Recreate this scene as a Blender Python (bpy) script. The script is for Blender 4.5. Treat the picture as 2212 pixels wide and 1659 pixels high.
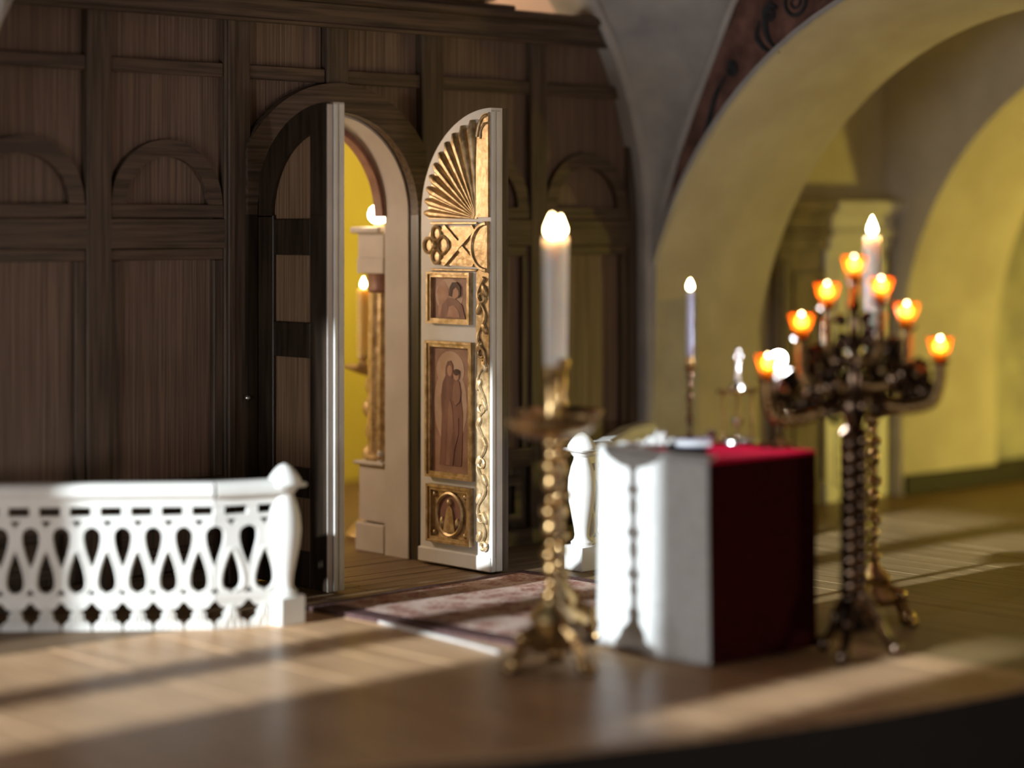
import bpy, math, random
from mathutils import Vector, Matrix
random.seed(7)
PI = math.pi
scene = bpy.context.scene
for o in list(bpy.data.objects):
    bpy.data.objects.remove(o, do_unlink=True)
COL = scene.collection

# ------------------------------------------------------------------ camera
F_PX, CX, HY = 4800.0, 1106.0, 490.0
BETA = math.radians(42.742)
cam_d = bpy.data.cameras.new('camera')
cam = bpy.data.objects.new('camera', cam_d)
COL.objects.link(cam)
cam.location = (-6.83, -8.66, 1.7)
cam.rotation_euler = (PI / 2, 0, -BETA)
cam_d.sensor_width = 36.0
cam_d.lens = F_PX / 2212.0 * 36.0
cam_d.shift_y = -(829.5 - HY) / 2212.0
cam_d.clip_end = 100
cam_d.dof.use_dof = True
cam_d.dof.focus_distance = 10.75
cam_d.dof.aperture_fstop = 0.36
scene.camera = cam

# ------------------------------------------------------------------ world, sun, lamps, exposure
world = bpy.data.worlds.new('world')
scene.world = world
world.use_nodes = True
wb = world.node_tree.nodes['Background']
wb.inputs[0].default_value = (1.0, 0.83, 0.66, 1)
wb.inputs[1].default_value = 0.016

def add_light(name, kind, loc, energy, color, rot=None, **kw):
    d = bpy.data.lights.new(name, kind)
    d.energy = energy
    d.color = color
    for k, v in kw.items():
        setattr(d, k, v)
    o = bpy.data.objects.new(name, d)
    COL.objects.link(o)
    o.location = loc
    if rot is not None:
        o.rotation_euler = rot
    return o

SUN_EL = math.radians(15.5)
sun = add_light('sun', 'SUN', (-12, -2, 4), 7.4, (0.86, 0.95, 1.0), angle=math.radians(1.0))
sun.rotation_euler = Vector((math.cos(SUN_EL), 0.035, -math.sin(SUN_EL))).to_track_quat('-Z', 'Y').to_euler()
# added soft fill lamp from the left, set low near the floor
side_fill_ob = add_light('side_fill', 'AREA', (-7.35, -2.9, 0.5), 118, (0.97, 0.97, 1.0), shape='RECTANGLE', size=4.2, size_y=1.2)
side_fill_ob.rotation_euler = Vector((1, 0.0, 0.0)).to_track_quat('-Z', 'Y').to_euler()
# added fill lamp behind and right of the camera, for indirect room light
back = add_light('back_fill', 'AREA', (1.3, -13.0, 0.55), 105, (1.0, 0.86, 0.76), shape='RECTANGLE', size=2.2, size_y=0.9)
back.rotation_euler = Vector((-0.12, 1.0, 0.0)).to_track_quat('-Z', 'Y').to_euler()
# electric lamps of the nave and of the side rooms (warm yellow)
add_light('nave_lamp', 'POINT', (2.6, 1.6, 1.6), 34, (1.0, 0.78, 0.09), shadow_soft_size=0.12)
add_light('nave_entry_lamp', 'POINT', (-1.3, 1.9, 2.0), 130, (1.0, 0.76, 0.58), shadow_soft_size=0.25)
add_light('nave_chandelier', 'POINT', (3.0, 1.4, 3.9), 90, (1.0, 0.68, 0.48), shadow_soft_size=0.3)
add_light('side_room_lamp', 'POINT', (6.4, -2.3, 0.28), 160, (1.0, 0.80, 0.13), shadow_soft_size=0.12)
add_light('passage_lamp', 'POINT', (3.6, -3.6, 2.0), 5, (1.0, 0.76, 0.36), shadow_soft_size=0.2)

vs = scene.view_settings
vs.view_transform = 'Standard'
vs.look = 'None'
vs.gamma = 1.0
vs.use_curve_mapping = False
vs.exposure = 0.0
scene.cycles.sample_clamp_indirect = 4.0
scene.cycles.max_bounces = 6
scene.cycles.adaptive_threshold = 0.02
scene.cycles.caustics_reflective = False
scene.cycles.caustics_refractive = False

# ------------------------------------------------------------------ materials
MATS = {}

def new_mat(name):
    m = bpy.data.materials.new(name)
    m.use_nodes = True
    return m, m.node_tree, m.node_tree.nodes['Principled BSDF']

def noise_mat(name, c1, c2, scale=(8, 8, 8), rough=0.6, metal=0.0, bump=0.0, detail=6.0, nscale=1.0,
              lo=0.35, hi=0.65, sheen=0.0, sss=0.0, rough2=None, coat=0.0, spec=0.5, bump_scale=None):
    m, nt, b = new_mat(name)
    tc = nt.nodes.new('ShaderNodeTexCoord')
    mp = nt.nodes.new('ShaderNodeMapping')
    mp.inputs['Scale'].default_value = scale
    nz = nt.nodes.new('ShaderNodeTexNoise')
    nz.inputs['Scale'].default_value = nscale
    nz.inputs['Detail'].default_value = detail
    rp = nt.nodes.new('ShaderNodeValToRGB')
    rp.color_ramp.elements[0].position = lo
    rp.color_ramp.elements[1].position = hi
    rp.color_ramp.elements[0].color = (*c1, 1)
    rp.color_ramp.elements[1].color = (*c2, 1)
    nt.links.new(tc.outputs['Object'], mp.inputs[0])
    nt.links.new(mp.outputs[0], nz.inputs[0])
    nt.links.new(nz.outputs['Fac'], rp.inputs[0])
    nt.links.new(rp.outputs[0], b.inputs['Base Color'])
    b.inputs['Roughness'].default_value = rough
    b.inputs['Metallic'].default_value = metal
    b.inputs['Specular IOR Level'].default_value = spec
    if sheen:
        b.inputs['Sheen Weight'].default_value = sheen
    if coat:
        b.inputs['Coat Weight'].default_value = coat
        b.inputs['Coat Roughness'].default_value = 0.3
    if sss:
        b.inputs['Subsurface Weight'].default_value = sss
        b.inputs['Subsurface Radius'].default_value = (1.0, 0.6, 0.4)
        b.inputs['Subsurface Scale'].default_value = 0.09
    if rough2 is not None:
        mr = nt.nodes.new('ShaderNodeMapRange')
        mr.inputs['To Min'].default_value = rough
        mr.inputs['To Max'].default_value = rough2
        nt.links.new(nz.outputs['Fac'], mr.inputs['Value'])
        nt.links.new(mr.outputs[0], b.inputs['Roughness'])
    if bump:
        bp = nt.nodes.new('ShaderNodeBump')
        bp.inputs['Strength'].default_value = bump
        bp.inputs['Distance'].default_value = 0.01
        src = nz
        if bump_scale:
            src = nt.nodes.new('ShaderNodeTexNoise')
            src.inputs['Scale'].default_value = bump_scale
            src.inputs['Detail'].default_value = 3
            nt.links.new(tc.outputs['Object'], src.inputs[0])
        nt.links.new(src.outputs['Fac'], bp.inputs['Height'])
        nt.links.new(bp.outputs[0], b.inputs['Normal'])
    MATS[name] = m
    return m

def emit_mat(name, color, strength):
    m, nt, b = new_mat(name)
    b.inputs['Base Color'].default_value = (*color, 1)
    b.inputs['Emission Color'].default_value = (*color, 1)
    b.inputs['Emission Strength'].default_value = strength
    MATS[name] = m
    return m

# wood: vertical grain (z), horizontal grain (x), planks along y
noise_mat('wood_v', (0.045, 0.028, 0.017), (0.125, 0.082, 0.054), (55, 55, 2.2), 0.5, bump=0.25, rough2=0.62)
noise_mat('wood_h', (0.045, 0.027, 0.016), (0.135, 0.086, 0.056), (2.2, 55, 55), 0.45, bump=0.25, rough2=0.62)
noise_mat('wood_panel', (0.085, 0.052, 0.035), (0.25, 0.160, 0.112), (120, 120, 1.6), 0.55, bump=0.35, lo=0.3, hi=0.7)
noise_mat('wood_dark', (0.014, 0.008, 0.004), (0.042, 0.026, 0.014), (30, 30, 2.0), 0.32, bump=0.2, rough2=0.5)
noise_mat('wood_leaf_panel', (0.12, 0.068, 0.034), (0.31, 0.19, 0.105), (110, 110, 1.5), 0.6, bump=0.4, lo=0.3, hi=0.7)
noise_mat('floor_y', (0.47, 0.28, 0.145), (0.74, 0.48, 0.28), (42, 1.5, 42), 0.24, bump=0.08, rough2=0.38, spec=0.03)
noise_mat('floor_dark', (0.19, 0.125, 0.055), (0.34, 0.23, 0.115), (42, 1.5, 42), 0.3, bump=0.1, rough2=0.45, spec=0.05)  # darker plank colour, used towards the right end
noise_mat('floor_x', (0.13, 0.075, 0.035), (0.26, 0.165, 0.085), (1.8, 48, 48), 0.5, bump=0.3, rough2=0.65)
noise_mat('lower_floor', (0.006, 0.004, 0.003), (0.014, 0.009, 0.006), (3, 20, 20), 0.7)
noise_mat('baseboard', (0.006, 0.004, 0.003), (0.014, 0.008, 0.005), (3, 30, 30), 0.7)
noise_mat('white_paint', (0.74, 0.71, 0.66), (0.84, 0.82, 0.78), (5, 5, 5), 0.42, bump=0.08, bump_scale=90)
noise_mat('white_resin', (0.74, 0.73, 0.69), (0.80, 0.79, 0.75), (6, 6, 6), 0.5)
noise_mat('cream_paint', (0.56, 0.50, 0.46), (0.64, 0.58, 0.53), (4, 4, 4), 0.6)
noise_mat('plaster', (0.56, 0.50, 0.42), (0.66, 0.60, 0.50), (3, 3, 3), 0.85, bump=0.15, bump_scale=60)
noise_mat('plaster_grey', (0.33, 0.32, 0.33), (0.50, 0.48, 0.45), (3.5, 3.5, 3.5), 0.9, bump=0.2, bump_scale=45)
noise_mat('plaster_rim', (0.44, 0.42, 0.41), (0.54, 0.52, 0.49), (5, 5, 5), 0.85)
noise_mat('wall_glow_yellow', (0.64, 0.54, 0.08), (0.70, 0.60, 0.11), (2, 2, 2), 0.9)  # yellow lamp glow put into the lower nave wall colour
noise_mat('wall_glow_pink', (0.62, 0.44, 0.36), (0.72, 0.56, 0.48), (1.5, 1.5, 1.5), 0.9)  # pinkish light on the upper nave wall put into its colour
noise_mat('fresco_brown', (0.10, 0.045, 0.035), (0.26, 0.13, 0.10), (7, 7, 7), 0.8, bump=0.2)
noise_mat('fresco_scroll', (0.018, 0.022, 0.026), (0.04, 0.045, 0.05), (12, 12, 12), 0.8)
noise_mat('gilding', (0.40, 0.27, 0.13), (0.70, 0.53, 0.31), (26, 26, 26), 0.32, metal=0.6, bump=0.35, rough2=0.5)
noise_mat('brass', (0.26, 0.15, 0.06), (0.50, 0.33, 0.15), (18, 18, 18), 0.18, metal=1.0, rough2=0.40)
noise_mat('dark_bronze', (0.075, 0.050, 0.038), (0.26, 0.175, 0.115), (20, 20, 20), 0.12, metal=1.0, rough2=0.34)
noise_mat('silver', (0.70, 0.69, 0.68), (0.92, 0.91, 0.90), (14, 14, 14), 0.25, metal=1.0)
noise_mat('velvet', (0.032, 0.003, 0.003), (0.055, 0.004, 0.004), (30, 30, 30), 0.9, spec=0.1)  # altar red darkened in colour for the unlit skirt
noise_mat('velvet_lit', (0.66, 0.003, 0.045), (0.78, 0.005, 0.06), (30, 30, 30), 0.9, spec=0.1)  # same altar red brightened in colour for the lit top
noise_mat('top_shade', (0.008, 0.005, 0.005), (0.016, 0.010, 0.008), (30, 30, 30), 0.95, spec=0.0)  # near-black colour for the shaded part of the altar top
noise_mat('linen', (0.62, 0.62, 0.60), (0.70, 0.70, 0.68), (20, 20, 20), 0.85, bump=0.15, bump_scale=160)
noise_mat('wax', (0.84, 0.80, 0.76), (0.88, 0.85, 0.80), (6, 6, 3), 0.45, sss=0.8)
noise_mat('wax_blue', (0.50, 0.58, 0.84), (0.60, 0.68, 0.90), (6, 6, 3), 0.4)
noise_mat('wax_yellow', (0.80, 0.60, 0.22), (0.86, 0.68, 0.30), (6, 6, 3), 0.5, sss=0.3)
noise_mat('wick', (0.02, 0.015, 0.01), (0.03, 0.02, 0.015), (6, 6, 3), 0.9)
noise_mat('strip_metal', (0.62, 0.60, 0.58), (0.74, 0.72, 0.70), (20, 20, 20), 0.4, metal=0.3)
noise_mat('icon_ground', (0.28, 0.14, 0.095), (0.44, 0.25, 0.175), (9, 9, 9), 0.5)
noise_mat('icon_glow', (0.48, 0.30, 0.20), (0.60, 0.41, 0.30), (9, 9, 9), 0.5)
noise_mat('icon_robe', (0.15, 0.06, 0.045), (0.27, 0.12, 0.09), (20, 20, 5), 0.55)
noise_mat('icon_robe_light', (0.24, 0.11, 0.08), (0.36, 0.18, 0.13), (20, 20, 5), 0.55)
noise_mat('icon_skin', (0.42, 0.21, 0.14), (0.52, 0.29, 0.20), (20, 20, 20), 0.55)
noise_mat('icon_hair', (0.05, 0.02, 0.015), (0.10, 0.04, 0.03), (30, 30, 10), 0.6)
noise_mat('rug_border', (0.07, 0.038, 0.036), (0.15, 0.085, 0.08), (60, 60, 60), 0.95, bump=0.8, spec=0.1)
noise_mat('book_cover', (0.30, 0.30, 0.42), (0.42, 0.42, 0.54), (20, 20, 20), 0.35)
emit_mat('flame', (1.0, 0.74, 0.38), 50.0)
emit_mat('votive_flame', (1.0, 0.76, 0.40), 60.0)
noise_mat('door_shaded', (0.13, 0.10, 0.085), (0.24, 0.19, 0.16), (6, 6, 3), 0.7)  # door colour darkened for the shadow over its left part
emit_mat('bulb', (1.0, 0.86, 0.52), 40.0)
emit_mat('star_flame', (0.92, 0.96, 1.0), 110.0)

def rug_material():
    m, nt, b = new_mat('rug_field')
    tc = nt.nodes.new('ShaderNodeTexCoord')
    vo = nt.nodes.new('ShaderNodeTexVoronoi'); vo.inputs['Scale'].default_value = 9.0
    nz = nt.nodes.new('ShaderNodeTexNoise'); nz.inputs['Scale'].default_value = 42.0; nz.inputs['Detail'].default_value = 5
    n2 = nt.nodes.new('ShaderNodeTexNoise'); n2.inputs['Scale'].default_value = 260.0
    mx = nt.nodes.new('ShaderNodeMath'); mx.operation = 'MULTIPLY_ADD'; mx.inputs[1].default_value = 0.55
    rp = nt.nodes.new('ShaderNodeValToRGB')
    e = rp.color_ramp.elements
    e[0].position = 0.50; e[0].color = (0.30, 0.13, 0.10, 1)
    e[1].position = 0.92; e[1].color = (0.74, 0.56, 0.47, 1)
    k = rp.color_ramp.elements.new(0.70); k.color = (0.52, 0.29, 0.23, 1)
    nt.links.new(tc.outputs['Object'], vo.inputs['Vector'])
    nt.links.new(tc.outputs['Object'], nz.inputs['Vector'])
    nt.links.new(tc.outputs['Object'], n2.inputs['Vector'])
    nt.links.new(vo.outputs['Distance'], mx.inputs[0])
    nt.links.new(nz.outputs['Fac'], mx.inputs[2])
    nt.links.new(mx.outputs[0], rp.inputs[0])
    nt.links.new(rp.outputs[0], b.inputs['Base Color'])
    b.inputs['Roughness'].default_value = 0.95
    b.inputs['Specular IOR Level'].default_value = 0.1
    bp = nt.nodes.new('ShaderNodeBump'); bp.inputs['Strength'].default_value = 1.0; bp.inputs['Distance'].default_value = 0.012
    nt.links.new(n2.outputs['Fac'], bp.inputs['Height'])
    nt.links.new(bp.outputs[0], b.inputs['Normal'])
    MATS['rug_field'] = m
rug_material()

def glass_material():
    m, nt, b = new_mat('orange_glass')
    out = nt.nodes['Material Output']
    tr = nt.nodes.new('ShaderNodeBsdfTranslucent'); tr.inputs[0].default_value = (1.0, 0.24, 0.02, 1)
    gl = nt.nodes.new('ShaderNodeBsdfGlossy'); gl.inputs['Color'].default_value = (1, 0.8, 0.6, 1); gl.inputs['Roughness'].default_value = 0.1
    tp = nt.nodes.new('ShaderNodeBsdfTransparent'); tp.inputs[0].default_value = (1.0, 0.62, 0.25, 1)
    m1 = nt.nodes.new('ShaderNodeMixShader'); m1.inputs[0].default_value = 0.45
    m2 = nt.nodes.new('ShaderNodeMixShader'); m2.inputs[0].default_value = 0.06
    nt.links.new(tp.outputs[0], m1.inputs[1]); nt.links.new(tr.outputs[0], m1.inputs[2])
    nt.links.new(m1.outputs[0], m2.inputs[1]); nt.links.new(gl.outputs[0], m2.inputs[2])
    nt.links.new(m2.outputs[0], out.inputs[0])
    MATS['orange_glass'] = m
    m, nt, b = new_mat('frosted_glass')
    out = nt.nodes['Material Output']
    tr = nt.nodes.new('ShaderNodeBsdfTranslucent'); tr.inputs[0].default_value = (0.75, 0.88, 0.95, 1)
    df = nt.nodes.new('ShaderNodeBsdfDiffuse'); df.inputs[0].default_value = (0.75, 0.85, 0.92, 1)
    tp = nt.nodes.new('ShaderNodeBsdfTransparent')
    m1 = nt.nodes.new('ShaderNodeMixShader'); m1.inputs[0].default_value = 0.5
    m2 = nt.nodes.new('ShaderNodeMixShader'); m2.inputs[0].default_value = 0.35
    nt.links.new(tr.outputs[0], m1.inputs[1]); nt.links.new(df.outputs[0], m1.inputs[2])
    nt.links.new(m1.outputs[0], m2.inputs[1]); nt.links.new(tp.outputs[0], m2.inputs[2])
    nt.links.new(m2.outputs[0], out.inputs[0])
    MATS['frosted_glass'] = m
glass_material()

# ------------------------------------------------------------------ mesh helpers
class MB:
    def __init__(self):
        self.v, self.f, self.mi, self.cur = [], [], [], 0
    def add(self, vs_, fs_):
        n = len(self.v)
        self.v += [tuple(p) for p in vs_]
        self.f += [tuple(i + n for i in f) for f in fs_]
        self.mi += [self.cur] * len(fs_)
        return self
    def box(self, x0, x1, y0, y1, z0, z1, bev=0.0):
        if bev <= 0:
            vs_ = [(x, y, z) for x in (x0, x1) for y in (y0, y1) for z in (z0, z1)]
            fs_ = [(0, 1, 3, 2), (4, 6, 7, 5), (0, 4, 5, 1), (2, 3, 7, 6), (0, 2, 6, 4), (1, 5, 7, 3)]
            return self.add(vs_, fs_)
        b = min(bev, (x1 - x0) * .45, (y1 - y0) * .45, (z1 - z0) * .45)
        vs_, idx = [], {}
        for sx in (0, 1):
            for sy in (0, 1):
                for sz in (0, 1):
                    for ax in range(3):
                        p = [x1 if sx else x0, y1 if sy else y0, z1 if sz else z0]
                        for a2, s in enumerate((sx, sy, sz)):
                            if a2 != ax:
                                p[a2] += -b if s else b
                        idx[(sx, sy, sz, ax)] = len(vs_)
                        vs_.append(p)
        fs_ = []
        S = ((0, 0), (0, 1), (1, 1), (1, 0))
        for ax in range(3):
            for s in (0, 1):
                q = []
                for a_, b_ in S:
                    k = [0, 0, 0]
                    o = [i for i in range(3) if i != ax]
                    k[ax] = s; k[o[0]] = a_; k[o[1]] = b_
                    q.append(idx[(*k, ax)])
                fs_.append(q if (s == 1) != (ax == 1) else q[::-1])
            o = [i for i in range(3) if i != ax]
            for a_ in (0, 1):
                for b_ in (0, 1):
                    q = []
                    for s, who in ((0, o[0]), (1, o[0]), (1, o[1]), (0, o[1])):
                        k = [0, 0, 0]
                        k[ax] = s; k[o[0]] = a_; k[o[1]] = b_
                        q.append(idx[(*k, who)])
                    fs_.append(q)
        for sx in (0, 1):
            for sy in (0, 1):
                for sz in (0, 1):
                    fs_.append([idx[(sx, sy, sz, a)] for a in range(3)])
        return self.add(vs_, fs_)
    def prism(self, pts, axis, a, b):
        """extrude the 2-D polygon pts along axis from a to b; 2-D coords are the two other axes in order"""
        o = [i for i in range(3) if i != axis]
        vs_ = []
        for lev in (a, b):
            for p in pts:
                q = [0, 0, 0]
                q[axis] = lev; q[o[0]] = p[0]; q[o[1]] = p[1]
                vs_.append(q)
        n = len(pts)
        fs_ = [list(range(n))[::-1], list(range(n, 2 * n))]
        fs_ += [(i, (i + 1) % n, n + (i + 1) % n, n + i) for i in range(n)]
        return self.add(vs_, fs_)
    def strip(self, inner, outer, axis, a, b, closed=False):
        """band between two 2-D polylines, extruded along axis (no n-gons)"""
        o = [i for i in range(3) if i != axis]
        n = len(inner)
        vs_ = []
        for pl, lev in ((inner, a), (outer, a), (inner, b), (outer, b)):
            for p in pl:
                q = [0, 0, 0]
                q[axis] = lev; q[o[0]] = p[0]; q[o[1]] = p[1]
                vs_.append(q)
        fs_ = []
        rng = range(n) if closed else range(n - 1)
        for i in rng:
            j = (i + 1) % n
            fs_ += [(i, j, n + j, n + i), (2 * n + i, 3 * n + i, 3 * n + j, 2 * n + j),
                    (i, 2 * n + i, 2 * n + j, j), (n + i, n + j, 3 * n + j, 3 * n + i)]
        if not closed:
            fs_ += [(0, n, 3 * n, 2 * n), (n - 1, 3 * n - 1, 4 * n - 1, 2 * n - 1)]
        return self.add(vs_, fs_)
    def lathe(self, prof, seg=20, c=(0, 0, 0), cap=True, twist=0.0, lob=0, lobamp=0.0):
        vs_, fs_ = [], []
        z0 = prof[0][1]
        for r, z in prof:
            for i in range(seg):
                a = 2 * PI * i / seg + twist * (z - z0)
                rr = r * (1 + lobamp * math.cos(lob * 2 * PI * i / seg)) if lob else r
                vs_.append((c[0] + rr * math.cos(a), c[1] + rr * math.sin(a), c[2] + z))
        for k in range(len(prof) - 1):
            for i in range(seg):
                j = (i + 1) % seg
                fs_.append((k * seg + i, k * seg + j, (k + 1) * seg + j, (k + 1) * seg + i))
        if cap:
            fs_.append(tuple(range(seg))[::-1])
            fs_.append(tuple((len(prof) - 1) * seg + i for i in range(seg)))
        return self.add(vs_, fs_)
    def tube(self, path, rad, seg=8, cap=True, flat=None):
        path = [Vector(p) for p in path]
        n = len(path)
        rads = rad if isinstance(rad, (list, tuple)) else [rad] * n
        vs_, fs_ = [], []
        ref = Vector((0, 0, 1))
        t0 = (path[1] - path[0]).normalized()
        if abs(t0.dot(ref)) > .95:
            ref = Vector((0, 1, 0))
        nrm = (ref - t0 * ref.dot(t0)).normalized()
        for i, p in enumerate(path):
            t = (path[min(i + 1, n - 1)] - path[max(i - 1, 0)]).normalized()
            nrm = (nrm - t * nrm.dot(t))
            nrm = nrm.normalized() if nrm.length > 1e-6 else t.orthogonal().normalized()
            bn = t.cross(nrm)
            for k in range(seg):
                a = 2 * PI * k / seg
                vs_.append(p + (nrm * math.cos(a) + bn * math.sin(a)) * rads[i])
        for i in range(n - 1):
            for k in range(seg):
                j = (k + 1) % seg
                fs_.append((i * seg + k, i * seg + j, (i + 1) * seg + j, (i + 1) * seg + k))
        if cap:
            fs_.append(tuple(range(seg))[::-1])
            fs_.append(tuple((n - 1) * seg + k for k in range(seg)))
        return self.add(vs_, fs_)
    def ball(self, c, r, seg=10, rings=6, sz=1.0):
        prof = [(r * math.sin(PI * k / rings) + 1e-5, -r * sz * math.cos(PI * k / rings)) for k in range(rings + 1)]
        return self.lathe(prof, seg, c, cap=False)
    def disc(self, c, ru, rv, axis, t, seg=20, a0=0.0, a1=2 * PI):
        """flat elliptical disc normal to axis, thickness t (towards negative axis)"""
        o = [i for i in range(3) if i != axis]
        n = seg
        pts = [(c[o[0]] + ru * math.cos(a0 + (a1 - a0) * i / n), c[o[1]] + rv * math.sin(a0 + (a1 - a0) * i / n))
               for i in range(n if abs(a1 - a0 - 2 * PI) < 1e-6 else n + 1)]
        return self.prism(pts, axis, c[axis], c[axis] - t)
    def build(self, name, mats, parent=None, smooth=False, loc=None):
        me = bpy.data.meshes.new(name)
        me.from_pydata(self.v, [], self.f)
        ms = mats if isinstance(mats, (list, tuple)) else [mats]
        for m in ms:
            me.materials.append(MATS[m])
        if len(ms) > 1:
            me.polygons.foreach_set('material_index', self.mi)
        me.validate()
        import bmesh
        bm = bmesh.new(); bm.from_mesh(me)
        bmesh.ops.recalc_face_normals(bm, faces=bm.faces)
        bm.to_mesh(me); bm.free()
        if smooth:
            me.polygons.foreach_set('use_smooth', [True] * len(me.polygons))
            try:
                me.set_sharp_from_angle(angle=math.radians(40))
            except Exception:
                pass
        me.update()
        o = bpy.data.objects.new(name, me)
        COL.objects.link(o)
        if parent is not None:
            o.parent = parent
        if loc is not None:
            o.location = loc
        return o

def share(src, name, parent, loc=(0, 0, 0), rz=0.0, scale=None):
    o = bpy.data.objects.new(name, src.data)
    COL.objects.link(o)
    o.parent = parent
    o.location = loc
    o.rotation_euler = (0, 0, rz)
    if scale:
        o.scale = scale
    return o

def empty(name, loc=(0, 0, 0), rz=0.0, parent=None):
    o = bpy.data.objects.new(name, None)
    COL.objects.link(o)
    o.location = loc
    o.rotation_euler = (0, 0, rz)
    o.empty_display_size = 0.1
    if parent is not None:
        o.parent = parent
    return o

def tag(o, label, cat, group=None, kind=None):
    o['label'] = label
    o['category'] = cat
    if group:
        o['group'] = group
    if kind:
        o['kind'] = kind
    return o

def struct(o, label=None, cat=None):
    o['kind'] = 'structure'
    if label:
        o['label'] = label
    if cat:
        o['category'] = cat
    return o

def copy_tree(o, parent=None):
    c = o.copy()
    COL.objects.link(c)
    c.parent = parent
    for ch in list(o.children):
        copy_tree(ch, c)
    return c

def arc(cx, cz, r, a0, a1, n, rz=None):
    rz = r if rz is None else rz
    return [(cx + r * math.cos(a0 + (a1 - a0) * i / n), cz + rz * math.sin(a0 + (a1 - a0) * i / n)) for i in range(n + 1)]

def bez(pts, n=16):
    """Catmull-Rom through points"""
    P = [Vector(p) for p in pts]
    P = [P[0] * 2 - P[1]] + P + [P[-1] * 2 - P[-2]]
    out = []
    for i in range(1, len(P) - 2):
        for k in range(n):
            t = k / n
            a, b, c, d = P[i - 1], P[i], P[i + 1], P[i + 2]
            out.append(0.5 * ((2 * b) + (c - a) * t + (2 * a - 5 * b + 4 * c - d) * t * t + (3 * b - a - 3 * c + d) * t ** 3))
    out.append(P[-2])
    return out

# =================================================================== STRUCTURE
# ---- floor of planks
floor = struct(empty('floor'), 'dark plank floor of the raised altar platform', 'floor')
def edge_y(x):                       # front edge of the platform, a shallow bow
    return -3.93 + 0.078 * (x - 0.6) ** 2 if x < 0.6 else -3.93 + 0.02 * (x - 0.6) ** 2
m = MB()
xs = [-4.6 + 0.2 * i for i in range(60)]
ed = [(x, max(edge_y(x), -3.95) + .004) for x in xs]
m.strip(ed, [(x, 2.9) for x in xs], 2, -0.30, -0.014)
m.build('subfloor', 'baseboard', floor)
PW = 0.165
k = 0
x = -4.6
while x < 7.2:
    x1 = x + PW - 0.005
    far = -0.82 if x1 < 2.2 and x > -2.4 else 0.1
    jz = random.uniform(-.0012, .0012)
    mb = MB()
    mb.prism([(x, max(edge_y(x), -3.95)), (x1, max(edge_y(x1), -3.95)), (x1, far), (x, far)], 2, -0.014, jz)
    mb.build('plank', 'floor_dark' if x > 0.2 + random.uniform(-.5, .5) else 'floor_y', floor)
    x += PW
y = -0.815
while y < 0.9:
    for xa, xb in ((-2.4, random.uniform(-.6, -.2)), (None, 2.2)):
        if xa is None:
            xa = last + 0.004
        last = xb
        MB().box(xa, xb, y, y + 0.118, -0.014, random.uniform(-.001, .0015), bev=.002).build('plank', 'floor_x', floor)
    y += 0.123
struct(MB().box(-2.4, 9, 0.9, 5.0, -0.05, -0.004).build('floor_nave', 'floor_x'), 'wooden floor of the nave beyond the open doors', 'floor')
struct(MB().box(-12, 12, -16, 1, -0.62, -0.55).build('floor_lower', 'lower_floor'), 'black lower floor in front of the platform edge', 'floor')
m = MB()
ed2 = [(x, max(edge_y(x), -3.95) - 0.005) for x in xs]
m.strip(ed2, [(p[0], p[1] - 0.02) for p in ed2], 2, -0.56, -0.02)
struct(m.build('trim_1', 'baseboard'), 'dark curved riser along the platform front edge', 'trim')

# ---- window wall on the left (outside the frame), openings shaped to cut the sun into bands
wl = struct(empty('wall_left', (-7.6, 0, 0)), 'unseen plastered side wall with window openings shaped for the sun bands', 'wall')
SUN_OPENINGS = [(-3.85, -3.53, 1.72, 2.35), (-2.88, -2.40, 1.97, 2.95), (-2.40, -1.87, 1.16, 3.15), (-1.61, -0.76, 1.16, 3.23)]
ycuts = sorted({-14.0, 8.0} | {p[0] for p in SUN_OPENINGS} | {p[1] for p in SUN_OPENINGS})
for a, b in zip(ycuts[:-1], ycuts[1:]):
    pn = [p for p in SUN_OPENINGS if p[0] <= a + 1e-6 and p[1] >= b - 1e-6]
    if pn:
        MB().box(-.1, .1, a, b, -.6, pn[0][2]).build('wall_section', 'plaster', wl)
        MB().box(-.1, .1, a, b, pn[0][3], 6.5).build('wall_section', 'plaster', wl)
    else:
        MB().box(-.1, .1, a, b, -.6, 6.5).build('wall_section', 'plaster', wl)

# ---- nave beyond the screen
wn = struct(empty('wall_nave'), 'nave wall seen through the open doors, lamp glow put into its colours', 'wall')
MB().box(-3, 9, 3.0, 3.1, 0, 2.75).build('wall_lower', 'wall_glow_yellow', wn)
MB().box(-3, 9, 3.0, 3.1, 2.75, 6.0).build('wall_upper', 'wall_glow_pink', wn)

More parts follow.
